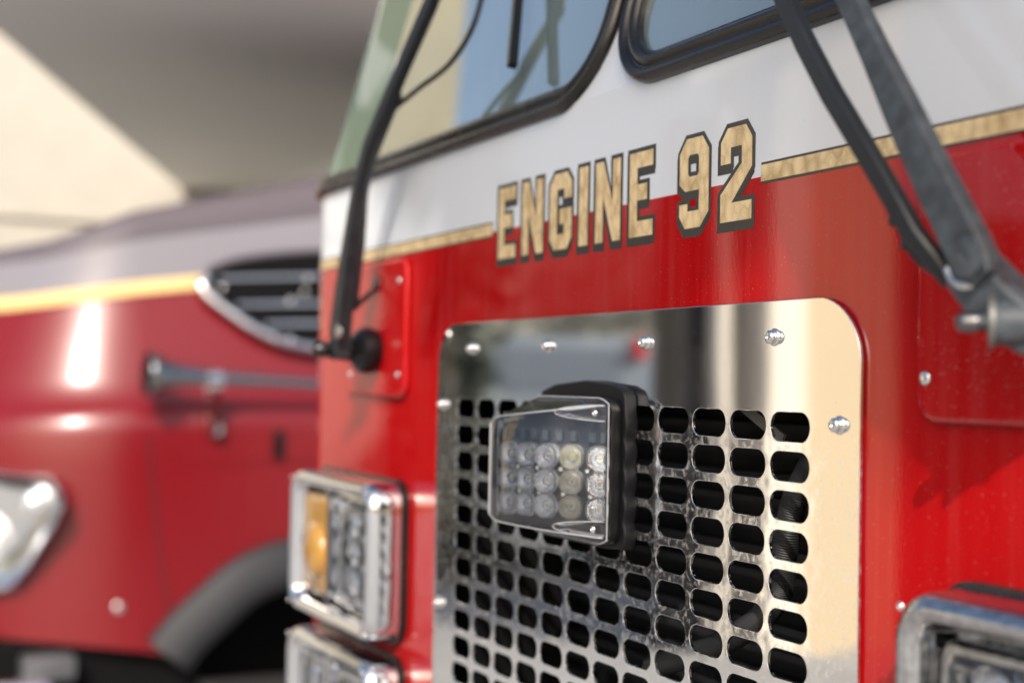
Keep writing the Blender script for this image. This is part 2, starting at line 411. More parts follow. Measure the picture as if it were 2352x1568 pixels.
cont = empty('storage_container', (-6.5, -9, 0), 'dark green steel storage container beyond the tan hall, across the yard', 'container')
DGR = mat('dark_green_steel', (.012, .022, .016), .6)
m_ = MB(); m_.add(*box((-6.6, -8.9, 1.45), (.8, 6.6, 2.7)))
for k in range(32): m_.add(*box((-6.18, -5.8 - k * .2, 1.45), (.04, .1, 2.6)))
m_.build('shell', DGR, cont, None)

def leafmass(name, c, size, n, m, parent, seed):
    rnd = random.Random(seed); v = []; f = []
    lob = [(rnd.uniform(-.5, .5), rnd.uniform(-.5, .5), rnd.uniform(-.45, .45), rnd.uniform(.25, .5)) for _ in range(9)]
    for i in range(n):
        lx, ly, lz, lr = rnd.choice(lob); th = rnd.uniform(0, 2 * PI); ph = math.acos(rnd.uniform(-1, 1)); r = lr * rnd.uniform(.6, 1)
        p = Vector((c[0] + size[0] * (lx + r * math.sin(ph) * math.cos(th)), c[1] + size[1] * (ly + r * math.sin(ph) * math.sin(th)), c[2] + size[2] * (lz + r * math.cos(ph))))
        a = Vector((rnd.uniform(-1, 1), rnd.uniform(-1, 1), rnd.uniform(-1, 1))).normalized(); b = a.orthogonal().normalized(); s = rnd.uniform(.07, .16)
        k = len(v); v += [p - a * s, p + b * s * .6, p + a * s, p - b * s * .6]; f.append((k, k + 1, k + 2, k + 3))
    me = bpy.data.meshes.new(name); me.from_pydata([tuple(q) for q in v], [], f); return link(name, me, m, parent)
LEAF = [mat('olive_leaves', (.42, .40, .35), .7, var=(2, .4)), mat('dusty_green_leaves', (.34, .37, .32), .7, var=(2, .4))]
BARK = mat('bark', (.10, .075, .05), .9)
MIR = Vector((CAM.x, -CAM.y, 0))
def beyond(alpha, dist): a = math.radians(alpha); return MIR + Vector((-math.cos(a), -math.sin(a), 0)) * dist
trees = [(25.2, 24, 5.2, 5.5, 0, 'low olive green tree nearest the beige building, across the yard'),
         (28.4, 27, 5.4, 6.0, 1, 'broad dusty green tree in the middle of the row across the yard'),
         (31.6, 26, 5.3, 5.0, 0, 'olive green tree nearest the tan hall, across the yard')]
for i, (al, di, h, wd, k, lab) in enumerate(trees):
    p = beyond(al, di); t_ = empty('tree', p, lab, 'tree', 'trees across the yard')
    leafmass('crown', (p.x, p.y, h * .58), (wd * .75, wd * .75, h * .75), 2600, LEAF[k], t_, i)
    b_ = MB(); b_.add(*lathe([(.16, 0), (.10, h * .6)], p, (0, 0, 1), 8)); b_.build('trunk', BARK, t_)
for i, (al, di, lab) in enumerate(((25.3, 15, 'rounded green shrub beside the parked van'),)):
    p = beyond(al, di); t_ = empty('shrub', p, lab, 'shrub')
    leafmass('foliage', (p.x, p.y, .95), (1.1, 1.3, 1.3), 2200, LEAF[1], t_, 20 + i)
    b_ = MB(); b_.add(*lathe([(.04, 0), (.03, .7)], p, (0, 0, 1), 8)); b_.build('stem', BARK, t_)

p = beyond(23.4, 11.5); t_ = empty('cypress', p, 'tall narrow dark cypress beside the beige building, across the yard', 'tree')
leafmass('crown', (p.x, p.y, 2.3), (.70, .70, 4.2), 3000, mat('cypress_leaves', (.20, .22, .18), .8), t_, 44)
b_ = MB(); b_.add(*lathe([(.06, 0), (.04, 2)], p, (0, 0, 1), 8)); b_.build('trunk', BARK, t_)
# added unseen tree, crown shaped to shade the upper middle of the engine's front
p = Vector((5.6, -3.2, 0)); t_ = empty('added_shade_tree', p, 'added leafy tree, unseen behind the camera, shaped to shade the engine windshield', 'tree')
rnd = random.Random(5); v_, f_ = [], []
shp = [(-.86, 1.66), (-.70, 1.70), (-.45, 1.66), (-.2, 1.69), (-.06, 1.72), (.0, 1.74), (.05, 1.66), (.10, 1.60), (.17, 1.55), (.26, 1.60), (.5, 1.62), (.9, 1.9), (.9, 2.9), (-1.3, 2.9), (-1.25, 2.0), (-.80, 1.82)]
def inpoly(x, y):
    c = False; n = len(shp)
    for i in range(n):
        (x1, y1), (x2, y2) = shp[i], shp[i - 1]
        if (y1 > y) != (y2 > y) and x < (x2 - x1) * (y - y1) / (y2 - y1) + x1: c = not c
    return c
while len(f_) < 9000:
    a, b = rnd.uniform(-1.3, .9), rnd.uniform(1.53, 2.9)
    if not inpoly(a, b): continue
    q = Vector((a, 0, b)) + SUN * rnd.uniform(5.2, 6.6)
    d1 = Vector((rnd.uniform(-1, 1), rnd.uniform(-1, 1), rnd.uniform(-1, 1))).normalized(); d2 = d1.orthogonal().normalized(); l_ = rnd.uniform(.025, .05); k = len(v_)
    v_ += [q - d1 * l_, q + d2 * l_ * .6, q + d1 * l_, q - d2 * l_ * .6]; f_.append((k, k + 1, k + 2, k + 3))
me = bpy.data.meshes.new('crown'); me.from_pydata([tuple(q) for q in v_], [], f_); link('crown', me, LEAF[1], t_)
b_ = MB(); b_.add(*lathe([(.14, 0), (.10, 2.6), (.06, 4.6)], p, (-.12, .22, 1), 10)); b_.build('trunk', BARK, t_)

# parked van across the yard (seen as a blue-grey reflection)
VANP = mat('blue_grey_paint', (.36, .42, .48), .3, coat=1)
vp = beyond(27.6, 13.0); van = empty('parked_van', vp, 'blue-grey parked van across the yard, mirrored in the steel panel', 'van')
prof = [(-1.9, .35), (-1.95, .9), (-1.85, 1.15), (-1.2, 1.9), (-.9, 2.02), (1.6, 2.02), (1.85, 1.85), (1.95, 1.0), (1.95, .35)]
dirv = Vector((.5, -.86, 0)); sv = Vector((.86, .5, 0))
vv = [vp + dirv * a * .62 + Vector((0, 0, b)) + sv * s_ for s_ in (-.8, .8) for a, b in prof]; n_ = len(prof)
ff = [tuple(range(n_)), tuple(range(n_, 2 * n_))] + [(i, (i + 1) % n_, n_ + (i + 1) % n_, n_ + i) for i in range(n_)]
build('body', vv, ff, VANP, van, 20)
m_ = MB(); m_.add([vp + dirv * a * .62 + Vector((0, 0, b)) + sv * .81 for a, b in ((-1.30, 1.55), (-.98, 1.92), (.95, 1.92), (1.05, 1.55))], [(0, 1, 2, 3)]); m_.build('side_window', mat('van_window', (.22, .26, .31), .2), van, None)
for a in (-1.2, 1.2):
    m_ = MB(); m_.add(*lathe([(.0, .0), (.34, .0), (.34, .2), (0, .2)], vp + dirv * a * .62 + Vector((0, 0, .34)) + sv * .66, sv, 20)); m_.build('wheel', RUBBER, van)
for a, b in ((1.12, 1.78), (.78, 1.92)):
    m_ = MB(); m_.add(*box(vp + dirv * a + Vector((0, 0, b)) + sv * .81, (.10, .10, .17))); m_.build('tail_lamp', TAIL, van, None)

# ------------------------------------------------------------------ the fire engine
ENG = empty('fire_engine', (-.351, 1.2, 0), 'red and white fire engine lettered ENGINE 92 with a perforated steel grille panel', 'fire engine')
UL, UR, RC = -1.308, .606, .20          # where the flat front ends, corner radius
def outline(t):
    """t = distance across the front; wraps round the corners. returns point (z=0) and outward normal"""
    q = RC * PI / 2
    if t < UL:
        s = UL - t
        if s < q: a = s / RC; return Vector((UL - RC * math.sin(a), RC - RC * math.cos(a), 0)), Vector((-math.sin(a), -math.cos(a), 0))
        return Vector((UL - RC, RC + s - q, 0)), Vector((-1, 0, 0))
    if t > UR:
        s = t - UR
        if s < q: a = s / RC; return Vector((UR + RC * math.sin(a), RC - RC * math.cos(a), 0)), Vector((math.sin(a), -math.cos(a), 0))
        return Vector((UR + RC, RC + s - q, 0)), Vector((1, 0, 0))
    return Vector((t, 0, 0)), Vector((0, -1, 0))
Q = RC * PI / 2
def tlist(a, b, extra=()):
    ts = {a, b, *extra}
    for e in (UL, UR):
        for d_ in (-.012, 0, .012): ts.add(e + d_)
    for k in range(1, 25):
        ts.add(UL - Q * k / 24); ts.add(UR + Q * k / 24)
    return sorted(x for x in ts if a <= x <= b)
def skin(ts, zs, off=0., hole=None, sheared=True):
    v = []; f = []
    for z in zs:
        for t in ts:
            p, n = outline(t); q = p + n * off + Vector((0, 0, z)); v.append(lean(q) if sheared else q)
    m = len(ts)
    for i in range(len(zs) - 1):
        for j in range(m - 1):
            if hole and hole(.5 * (ts[j] + ts[j + 1]), .5 * (zs[i] + zs[i + 1])): continue
            f.append((i * m + j, i * m + j + 1, (i + 1) * m + j + 1, (i + 1) * m + j))
    return v, f
ts = tlist(UL - Q - 1.9, UR + Q + 1.9, (-.772, .068, -.785, .082))
zs = [.45, 1.00, 1.02, 1.60, 1.612, 1.90, 1.93]
sk = MB(); sk.add(*skin(ts, zs, 0, lambda t, z: -.772 < t < .068 and 1.02 < z < 1.60))
# upper pillars and header: white skin round the windshields
tu = tlist(UL - Q - 1.9, UR + Q + 1.9, (UL - Q - .14, UR + Q + .14))
sk.add(*skin(tu, [2.62, 2.68, 2.9]))
sk.add(*skin([x for x in tu if x <= UL - Q - .14], [1.93, 2.62])); sk.add(*skin([x for x in tu if x >= UR + Q + .14], [1.93, 2.62]))
pil = []
def arcpts(cx, cy, r, a0, a1, k=10): return [(cx + r * math.cos(math.radians(a0 + (a1 - a0) * i / k)), cy + r * math.sin(math.radians(a0 + (a1 - a0) * i / k))) for i in range(k + 1)]
RR = .075; e = .0225
pil = [(UL - .0, 1.93), (UR, 1.93), (UR, 1.94)] + list(reversed(arcpts(-.351 + e + RR, 1.94 + RR, RR, 180, 270)))
pil = [(UL, 1.93), (UR, 1.93), (UR, 1.94)] + arcpts(-.351 + e + RR, 1.94 + RR, RR, 270, 180) + [(-.351 + e, 2.62), (-.351 - e, 2.62)] + arcpts(-.351 - e - RR, 1.94 + RR, RR, 0, -90) + [(UL, 1.94)]
cab = sk.build('cab_shell', PAINT, ENG, 30)
plate('center_pillar', [pil], -.004, 0, PAINT, ENG, 0, True)
m_ = MB()
rp = [outline(t)[0] for t in tlist(UL - Q - 1.9, UR + Q + 1.9)]
top = [lean(p + Vector((0, 0, 2.9))) for p in rp]; m_.add(top, [tuple(range(len(top)))]); m_.build('roof', PAINT, ENG, None)

# windshields and their rubber gaskets
GP = [(-.0175, -.002), (-.0175, .004), (-.0160, .009), (-.0125, .0118), (-.0085, .0118), (-.0055, .0095), (-.0035, .0062), (-.001, .0062), (.001, .0082), (.0045, .0105),
      (.0085, .0105), (.012, .0080), (.0140, .0045), (.0175, .004), (.0175, -.002)]
def gasket_path(side):
    u0 = -.351 + side * .0245; zc = 1.939; R = .085; pts = [(u0, 2.64 - .0 * i) for i in range(1)]
    for k in range(1, 9): pts.append((u0, 2.64 + (zc + R - 2.64) * k / 9))
    for k in range(15):
        a = math.radians(180 + 90 * k / 14); pts.append((u0 + side * (R + R * math.cos(a)), zc + R + R * math.sin(a)))
    te = (UR + Q + .13) if side > 0 else (UL - Q - .13)
    x = pts[-1][0]
    mids = [t for t in tlist(min(x, te) + .001, max(x, te))]
    # long flat run in short steps
    extra = [x + (((UR - .02) if side > 0 else (UL + .02)) - x) * k / 8 for k in range(1, 9)]
    allt = sorted(set(mids + extra), reverse=side < 0)
    pts += [(t, zc) for t in allt if (t > x if side > 0 else t < x)]
    P, N = [], []
    for t, z in pts:
        p, n = outline(t); P.append(lean(p + Vector((0, 0, z))))
        nn = Vector((n.x, n.y, 0)); 
        if z > ZR: nn = (nn + Vector((0, 0, RAKE * abs(n.y)))).normalized()
        N.append(nn)
    return P, N
for side in (1, -1):
    P, N = gasket_path(side)
    prof = GP if side < 0 else [(-a, b) for a, b in GP]
    # inner lip faces the glass
    m_ = MB(); m_.add(*sweep(P, prof, N)); gk = m_.build('windshield_gasket', RUBBER, ENG, 38)
    # glass sheet
    if side > 0: tg = [-.351 + .036, -.2] + [x for x in tlist(-.19, UR + Q + .13)]
    else: tg = [x for x in tlist(UL - Q - .13, -.52, (-1.155,))] + [-.5, -.351 - .036]
    zz = [1.945, 2.1, 2.35, 2.64]
    gv, gf = skin(tg, zz, -.002)
    ns = len(tg); e0 = (lambda q: tg[q[0] % ns] < -1.16) if side < 0 else (lambda q: tg[q[0] % ns] >= UR + .02)
    wsd = build('windshield', gv, [q for q in gf if not e0(q)], GLASS, ENG, 30); build('corner_glass', gv, [q for q in gf if e0(q)], GLASSC, ENG, 30)

# inside of the cab
inn = MB()
inn.add(*box((-.351, 1.75, 2.3), (2.2, .04, 1.3)));                 # rear wall of the cab
inn.add(*box((-.351, 1.05, 1.5), (2.24, 1.6, .04)))
inn.add(*box((-1.485, 1.08, 2.3), (.02, 1.42, .9))); inn.add(*box((.785, 1.08, 2.3), (.02, 1.42, .9)))
inn.build('cab_interior', INT, ENG, None)
m_ = MB(); m_.add(*box((-.351, .36, 1.84), (2.16, .34, .10))); m_.build('dashboard', INT, ENG, None)
def inside(px, py, Y): d = ray(px, py); return CAM + d * ((Y - CAM.y) / d.y)
def bar(mb, a, b, wdt, dep, k=.0):
    a, b = Vector(a), Vector(b); t = (b - a).normalized(); N = Vector((0, -1, 0)); Sd = t.cross(N).normalized(); N = Sd.cross(t)
    mb.add([p + Sd * x * wdt / 2 + N * y * dep / 2 for p in (a, b) for x, y in ((-1, -1), (1, -1), (1, 1), (-1, 1))], [(0, 1, 2, 3), (4, 5, 6, 7), (0, 1, 5, 4), (1, 2, 6, 5), (2, 3, 7, 6), (3, 0, 4, 7)])
m_ = MB(); bar(m_, inside(1172, 290, .30), inside(1262, -60, .40), .040, .05); bar(m_, inside(1150, 300, .30), inside(1248, -60, .42), .012, .03); m_.build('door_post', GREEN, ENG, None)
m_ = MB(); m_.add(*tube([inside(1152, 270, .2), inside(1140, 170, .2), inside(1150, 60, .2), inside(1172, -40, .2)], .0035)); m_.build('cable', GREEN, ENG)
m_ = MB(); bar(m_, (-1.42, .10, 1.93), (-1.42, .30, 2.64), .022, .03); m_.build('corner_post', mat('pale_green_post', (.42, .55, .46), .35, coat=1), ENG, None)
m_ = MB(); bar(m_, (-1.36, .10, 1.93), (-1.36, .30, 2.64), .03, .03); m_.build('corner_post', GREEN, ENG, None)

# gold stripes with black pinstripes
def stripe(name, t0, t1, z0, z1, off, m, parent):
    if t1 > t0: v_, f_ = skin(tlist(t0, t1), [z0, z1], off)
    return build(name, v_, f_, m, parent, 30)
for t0, t1 in ((UL - Q - 1.5, -.6385), (-.0545, UR + Q + 1.5)):
    s_ = stripe('pinstripe', t0, t1, 1.7925, 1.8125, .0003, BLACKV, ENG)
    stripe('gold_band', t0, t1 - (.0008 if t0 < -.5 else 0) , 1.7948, 1.8102, .0006, GOLD, s_)

# lettering: gold leaf on a black outline and drop shade
GL = {
 'E': [[(0, 0), (1, 0), (1, .185), (.33, .185), (.33, .43), (.76, .43), (.76, .62), (.33, .62), (.33, .815), (1, .815), (1, 1), (0, 1)]],
 'N': [[(0, 0), (.30, 0), (.30, .57), (.70, 0), (1, 0), (1, 1), (.70, 1), (.70, .46), (.31, 1), (0, 1)]],
 'G': [[(.22, 0), (.80, 0), (1, .14), (1, .53), (.46, .53), (.46, .33), (.66, .33), (.66, .20), (.33, .20), (.33, .79), (.67, .79), (.67, .66), (1, .66), (1, .87), (.80, 1), (.22, 1), (0, .86), (0, .14)]],
 'I': [[(0, 0), (1, 0), (1, 1), (0, 1)]],
 '9': [[(.20, 0), (.72, 0), (1, .16), (1, .85), (.78, 1), (.24, 1), (0, .84), (0, .50), (.20, .415), (.68, .415), (.68, .19), (.28, .19), (.28, .275), (0, .275), (0, .14)],
       [(.29, .61), (.34, .575), (.62, .575), (.67, .61), (.67, .78), (.62, .815), (.34, .815), (.29, .78)]],
 '2': [[(0, 0), (1, 0), (1, .20), (.36, .20), (1, .55), (1, .86), (.80, 1), (.22, 1), (0, .86), (0, .62), (.32, .62), (.32, .79), (.68, .79), (.68, .60), (0, .30)]],
}
def area(l): return .5 * sum(l[i][0] * l[(i + 1) % len(l)][1] - l[(i + 1) % len(l)][0] * l[i][1] for i in range(len(l)))
def offset(l, d):
    if area(l) < 0: l = l[::-1]
    out = []; n = len(l)
    for i in range(n):
        a, b, c = Vector(l[i - 1]), Vector(l[i]), Vector(l[(i + 1) % n])
        e1 = (b - a).normalized(); e2 = (c - b).normalized(); n1 = Vector((e1.y, -e1.x)); n2 = Vector((e2.y, -e2.x))
        mi = (n1 + n2); k = mi.length
        mi = mi / k; c_ = max(.35, mi.dot(n1)); out.append(tuple(b + mi * d / c_))
    return out
LET = [('E', -.620, -.5715), ('N', -.552, -.4965), ('G', -.4777, -.4235), ('I', -.4053, -.385), ('N', -.3665, -.312), ('E', -.2922, -.245), ('9', -.193, -.141), ('2', -.120, -.069)]
Z0, Z1 = 1.7622, 1.8524
for ch, a, b in LET:
    loops = [[(a + x * (b - a), Z0 + y * (Z1 - Z0)) for x, y in lp] for lp in GL[ch]]
    ol = [offset(loops[0], .0047 if ch != '9' else .0042)] + [offset(lp, -.0045) for lp in loops[1:]]
    sh = [[(x - .0012, y - .0048) for x, y in lp] for lp in ol]
    word = 'letter' if ch.isalpha() else 'numeral'
    base = plate(word, ol, .00015, .0005, BLACKV, ENG)
    base['label'] = 'gold leaf %s %s with a black outline' % (word, ch)
    plate('drop_shade', sh, .00005, .0003, BLACKV, base)
    if len(ol) > 0: plate('gold_face', loops, .0005, .0008, GOLD, base)

# perforated stainless grille panel
PT = 2.2e-3
cols = [-.063835 * c for c in range(12)]; rows = [1.57 - .035 * r for r in range(17)]
loops = [rrect(-.798, .0945, .965, 1.683, .058, 12)]
for r in rows:
    for c in cols: loops.append(rrect(c - .0283, c + .0283, r - .0131, r + .0131, .0126, 6))
gp = plate('grille_panel', loops, .002, .002 + PT + .0012, STEEL, ENG, .0006, False, 2, 12)
gp['label'] = 'polished perforated stainless panel with oblong slots'

def screw(p, parent, r=.0062, axis=(0, -1, 0), name='screw', tall=.004, washers=True):
    a = Vector(axis); p = Vector(p); mb = MB()
    h = 0
    if washers:
        mb.add(*lathe([(0, 0), (r * 1.25, 0), (r * 1.3, .0008), (r * 1.2, .0018), (r * 1.0, .0022), (r * 1.08, .0032), (r * 1.05, .0042), (r * .5, .0045)], p, a, 24)); h = .0044
    t = tall
    prof = [(r * .9, h), (r, h + t * .15), (r * .97, h + t * .5), (r * .8, h + t * .82), (r * .45, h + t * .98), (r * .30, h + t * .98), (r * .12, h + t * .45), (0, h + t * .4)]
    mb.add(*lathe(prof, p, a, 24))
    x, y, a_ = frame(a)
    o = mb.build(name, BOLT, parent, 50)
    return o
def cross_recess(p, parent, r, axis=(0, -1, 0)): pass
for u, z in ((-.682, 1.649), (-.465, 1.649), (-.245, 1.649), (-.024, 1.650), (.068, 1.574), (-.776, 1.574), (.068, 1.303), (-.776, 1.303), (.068, 1.03), (-.776, 1.03)):
    screw(face(u, z, .0053), gp)

# behind the holes: radiator, hose, bracket
m_ = MB()
m_.add(*box((-.352, .30, 1.31), (.95, .02, .80))); m_.add(*box((-.352, .16, 1.66), (.95, .30, .02))); m_.add(*box((-.352, .16, .95), (.95, .30, .02)))
m_.add(*box((-.84, .16, 1.30), (.02, .30, .74))); m_.add(*box((.14, .16, 1.30), (.02, .30, .74)))
m_.build('engine_bay', DARK, ENG, None)
m_ = MB()
for k in range(22): m_.add(*box((-.35, .20, 1.0 + k * .028), (.86, .02, .008)))
m_.add(*box((-.35, .225, 1.28), (.86, .01, .6)))
for k in range(26):
    u_, z_ = random.uniform(-.7, .08), random.uniform(1.02, 1.4); m_.add(*box((u_, .185, z_), (.012, .006, .012)))
m_.build('radiator', DARKM, ENG, None)
pth = smooth_path([at(1880, 1040, -.05), at(1825, 1150, -.05), at(1800, 1280, -.05), at(1790, 1360, -.05), at(1745, 1420, -.05), at(1680, 1465, -.05), at(1600, 1500, -.05), at(1500, 1530, -.06)], 44)
v_, f_ = [], []
hp = MB(); cp = []; nn = len(pth)
ring = 12
for i, p in enumerate(pth):
    t = (pth[min(i + 1, nn - 1)] - pth[max(i - 1, 0)]).normalized(); N = Vector((0, -1, 0)); Sd = t.cross(N).normalized(); N = Sd.cross(t)
    rr_ = .0130 if i % 2 else .0122
    for k in range(ring):
        a = 2 * PI * k / ring; v_.append(p + Sd * rr_ * math.cos(a) + N * rr_ * math.sin(a))
for i in range(nn - 1):
    for k in range(ring): f_.append((i * ring + k, i * ring + (k + 1) % ring, (i + 1) * ring + (k + 1) % ring, (i + 1) * ring + k))
build('corrugated_hose', v_, f_, HOSE, ENG, 60)
m_ = MB(); bar(m_, at(1705, 930, -.03), at(1800, 1010, -.03), .011, .003); m_.build('bracket', GREYM, ENG, None)

# access panels for the wiper motors
for u0, u1, su in ((-1.172, -.9135, -.939), (.166, .424, .177)):
    ap = plate('access_panel', [rrect(u0, u1, 1.580, 1.786, .022)], .0008, .0105, PAINT, ENG, .0042, False, 5, 10)
    for z in (1.614, 1.753):
        screw(face(su, z, .0105), ap, .0055, washers=False, tall=.0025)
        screw(face(u0 + u1 - su, z, .0105), ap, .0055, washers=False, tall=.0025)

# ------------------------------------------------------------------ warning light on the grille
WL = empty('warning_light', face(-.355, 1.51, .0), None, None, None, ENG)
gl_ = []
# rubber gasket with a scalloped side and an arched top
gl_ = [(-.458, 1.438)]
gl_ += [(-.44, 1.430), (-.30, 1.430), (-.272, 1.432)]
for k in range(5):
    zc = 1.4405 + k * .0288; gl_ += [(-.262 + .0045 * math.sin(PI * q / 6), zc - .0144 + .0288 * q / 6 + .006) for q in range(0, 6)]
gl_ += [(-.262, 1.592), (-.268, 1.599), (-.285, 1.604), (-.35, 1.609), (-.42, 1.604), (-.452, 1.596), (-.458, 1.588)]
plate('mounting_gasket', [gl_], .0055, .0205, GASK, WL, .002, False, 2, 50)
plate('housing', [rrect(-.449, -.266, 1.437, 1.590, .014)], .0205, .0335, BLACKP, WL, .002, False, 2, 50)
# clear cover: wedge, its face turned towards the right
def rr_unit(ru, rv, k=7):
    out = []
    for cx, cy, a0 in ((1 - ru, 1 - rv, 0), (ru, 1 - rv, 90), (ru, rv, 180), (1 - ru, rv, 270)):
        for i in range(k + 1):
            a = math.radians(a0 + 90 * i / k); out.append((cx + ru * math.cos(a), cy + rv * math.sin(a)))
    return out
def bil(c, ru, rv, k=7):   # c: corners TL, TR, BR, BL in (u, v, n)
    out = []
    TL, TR, BR, BL = [Vector(q) for q in c]
    for a, b in rr_unit(ru, rv, k):
        q = (BL * (1 - a) + BR * a) * (1 - b) + (TL * (1 - a) + TR * a) * b; out.append(face(q.x, q.y, q.z))
    return out
def shrink(c, d, dn):
    TL, TR, BR, BL = [Vector(q) for q in c]
    m0 = (TL + TR + BR + BL) / 4; out = []
    for q, sx, sy in ((TL, 1, -1), (TR, -1, -1), (BR, -1, 1), (BL, 1, 1)): out.append((q.x + sx * d * .95, q.y + sy * d, q.z - sx * d * .32 + dn))
    return out
CURVE = smooth_path([(-.2675, .0385, 0), (-.281, .047, 0), (-.303, .0610, 0), (-.330, .0745, 0), (-.362, .0850, 0), (-.398, .0925, 0), (-.430, .0965, 0)], 3)
def ftop(i): k = i / (len(CURVE) - 1); return 1.5850 - .019 * k ** 1.2
def fbot(i): k = i / (len(CURVE) - 1); return 1.4425 + .0075 * k
NC = len(CURVE)
def ring_front(d, dn):
    top = []; bot = []
    for i, c in enumerate(CURVE):
        k = i / (NC - 1); e_ = .006 * (max(0, 1 - (NC - 1 - i) / 1.6)) + .003 * max(0, 1 - i / 1.5)
        tx = CURVE[min(i + 1, NC - 1)] - CURVE[max(i - 1, 0)]; nn = Vector((tx.y, -tx.x, 0)).normalized()
        q = c + nn * dn
        top.append(face(q.x + (d if i == NC - 1 else 0), ftop(i) - d - e_, q.y)); bot.append(face(q.x + (d if i == NC - 1 else 0), fbot(i) + d + e_, q.y))
    return top + bot[::-1]
def ring_base(n, g):
    top = []; bot = []
    for i in range(NC):
        k = i / (NC - 1); u_ = -.2655 + g - (.1835 + g * 0) * k
        if i == NC - 1: u_ -= g
        e_ = .012 * (max(0, 1 - (NC - 1 - i) / 1.6)) + .006 * max(0, 1 - i / 1.5)
        top.append(face(u_, 1.590 + g - e_, n)); bot.append(face(u_, 1.437 - g + e_, n))
    return top + bot[::-1]
COMPM = mat('grey_component', (.06, .075, .09), .25, spec=.6)
R_ = [ring_base(.0335, 0), ring_base(.0375, 0), ring_base(.0385, -.002), ring_front(-.0005, -.004), ring_front(.0, -.0012), ring_front(.0015, 0)]
lv, lf = loft(R_)
k0 = (len(R_) - 1) * 2 * NC
for i in range(NC - 1): lf.append((k0 + i, k0 + i + 1, k0 + 2 * NC - 2 - i, k0 + 2 * NC - 1 - i))
cov = build('clear_cover', lv, lf, LENSC, WL, 40)
RIMM = bpy.data.materials.new('edge_glint'); RIMM.use_nodes = True  # pale tubes along cover and pocket edges, painted highlights of the clear plastic
_t = RIMM.node_tree; _p = _t.nodes['Principled BSDF']; _p.inputs['Base Color'].default_value = (.80, .82, .86, 1); _p.inputs['Roughness'].default_value = .12
_tr = _t.nodes.new('ShaderNodeBsdfTransparent'); _mx = _t.nodes.new('ShaderNodeMixShader'); _mx.inputs[0].default_value = .32
_t.links.new(_tr.outputs[0], _mx.inputs[1]); _t.links.new(_p.outputs[0], _mx.inputs[2]); _t.links.new(_mx.outputs[0], _t.nodes['Material Output'].inputs[0])
rf = ring_front(.0012, -.0006)
m_ = MB()
m_.add(*sweep(rf[1:NC], circ(.0008, 8))); m_.add(*sweep(rf[NC:-1], circ(.0009, 8))); m_.add(*sweep([rf[NC - 1], rf[NC]], circ(.0015, 8)))
rb_ = ring_base(.0375, .0004); m_.add(*sweep([rb_[-1], rb_[0]], circ(.0007, 8))); m_.add(*sweep(rb_[0:NC], circ(.0007, 8))); m_.add(*sweep(rb_[NC:], circ(.0007, 8)))
m_.build('cover_edge_glint', RIMM, WL, 60)
# curved LED board
BP = [Vector((-.2740, .0345, 0)), Vector((-.2835, .0365, 0)), Vector((-.329, .0447, 0)), Vector((-.351, .0625, 0)), Vector((-.378, .0722, 0)), Vector((-.406, .0790, 0)), Vector((-.432, .083, 0))]
bd = MB(); bs = smooth_path(BP, 5); bo = []
for i, q in enumerate(bs):
    tx = bs[min(i + 1, len(bs) - 1)] - bs[max(i - 1, 0)]; nn = Vector((tx.y, -tx.x, 0)).normalized(); q = q - nn * .004; bo.append(q)
bd.add([face(q.x, z, max(q.y, .034)) for q in bo for z in (1.450, 1.572)], [(2 * i, 2 * i + 1, 2 * i + 3, 2 * i + 2) for i in range(len(bo) - 1)]); bd.build('circuit_board', PCB, WL, 40)
for k in range(9):
    m_ = MB(); q = bs[4 + k * 3]; tx = (bs[min(5 + k * 3, len(bs) - 1)] - bs[3 + k * 3]).normalized()
    ry = math.atan2(-tx.y, tx.x)
    m_.add(*box(face(q.x, 1.5485, q.y - .0015), (.007, .004, .011), Matrix.Rotation(ry, 3, 'Z'))); m_.build('board_component', COMPM, WL, None)
R0 = .0145
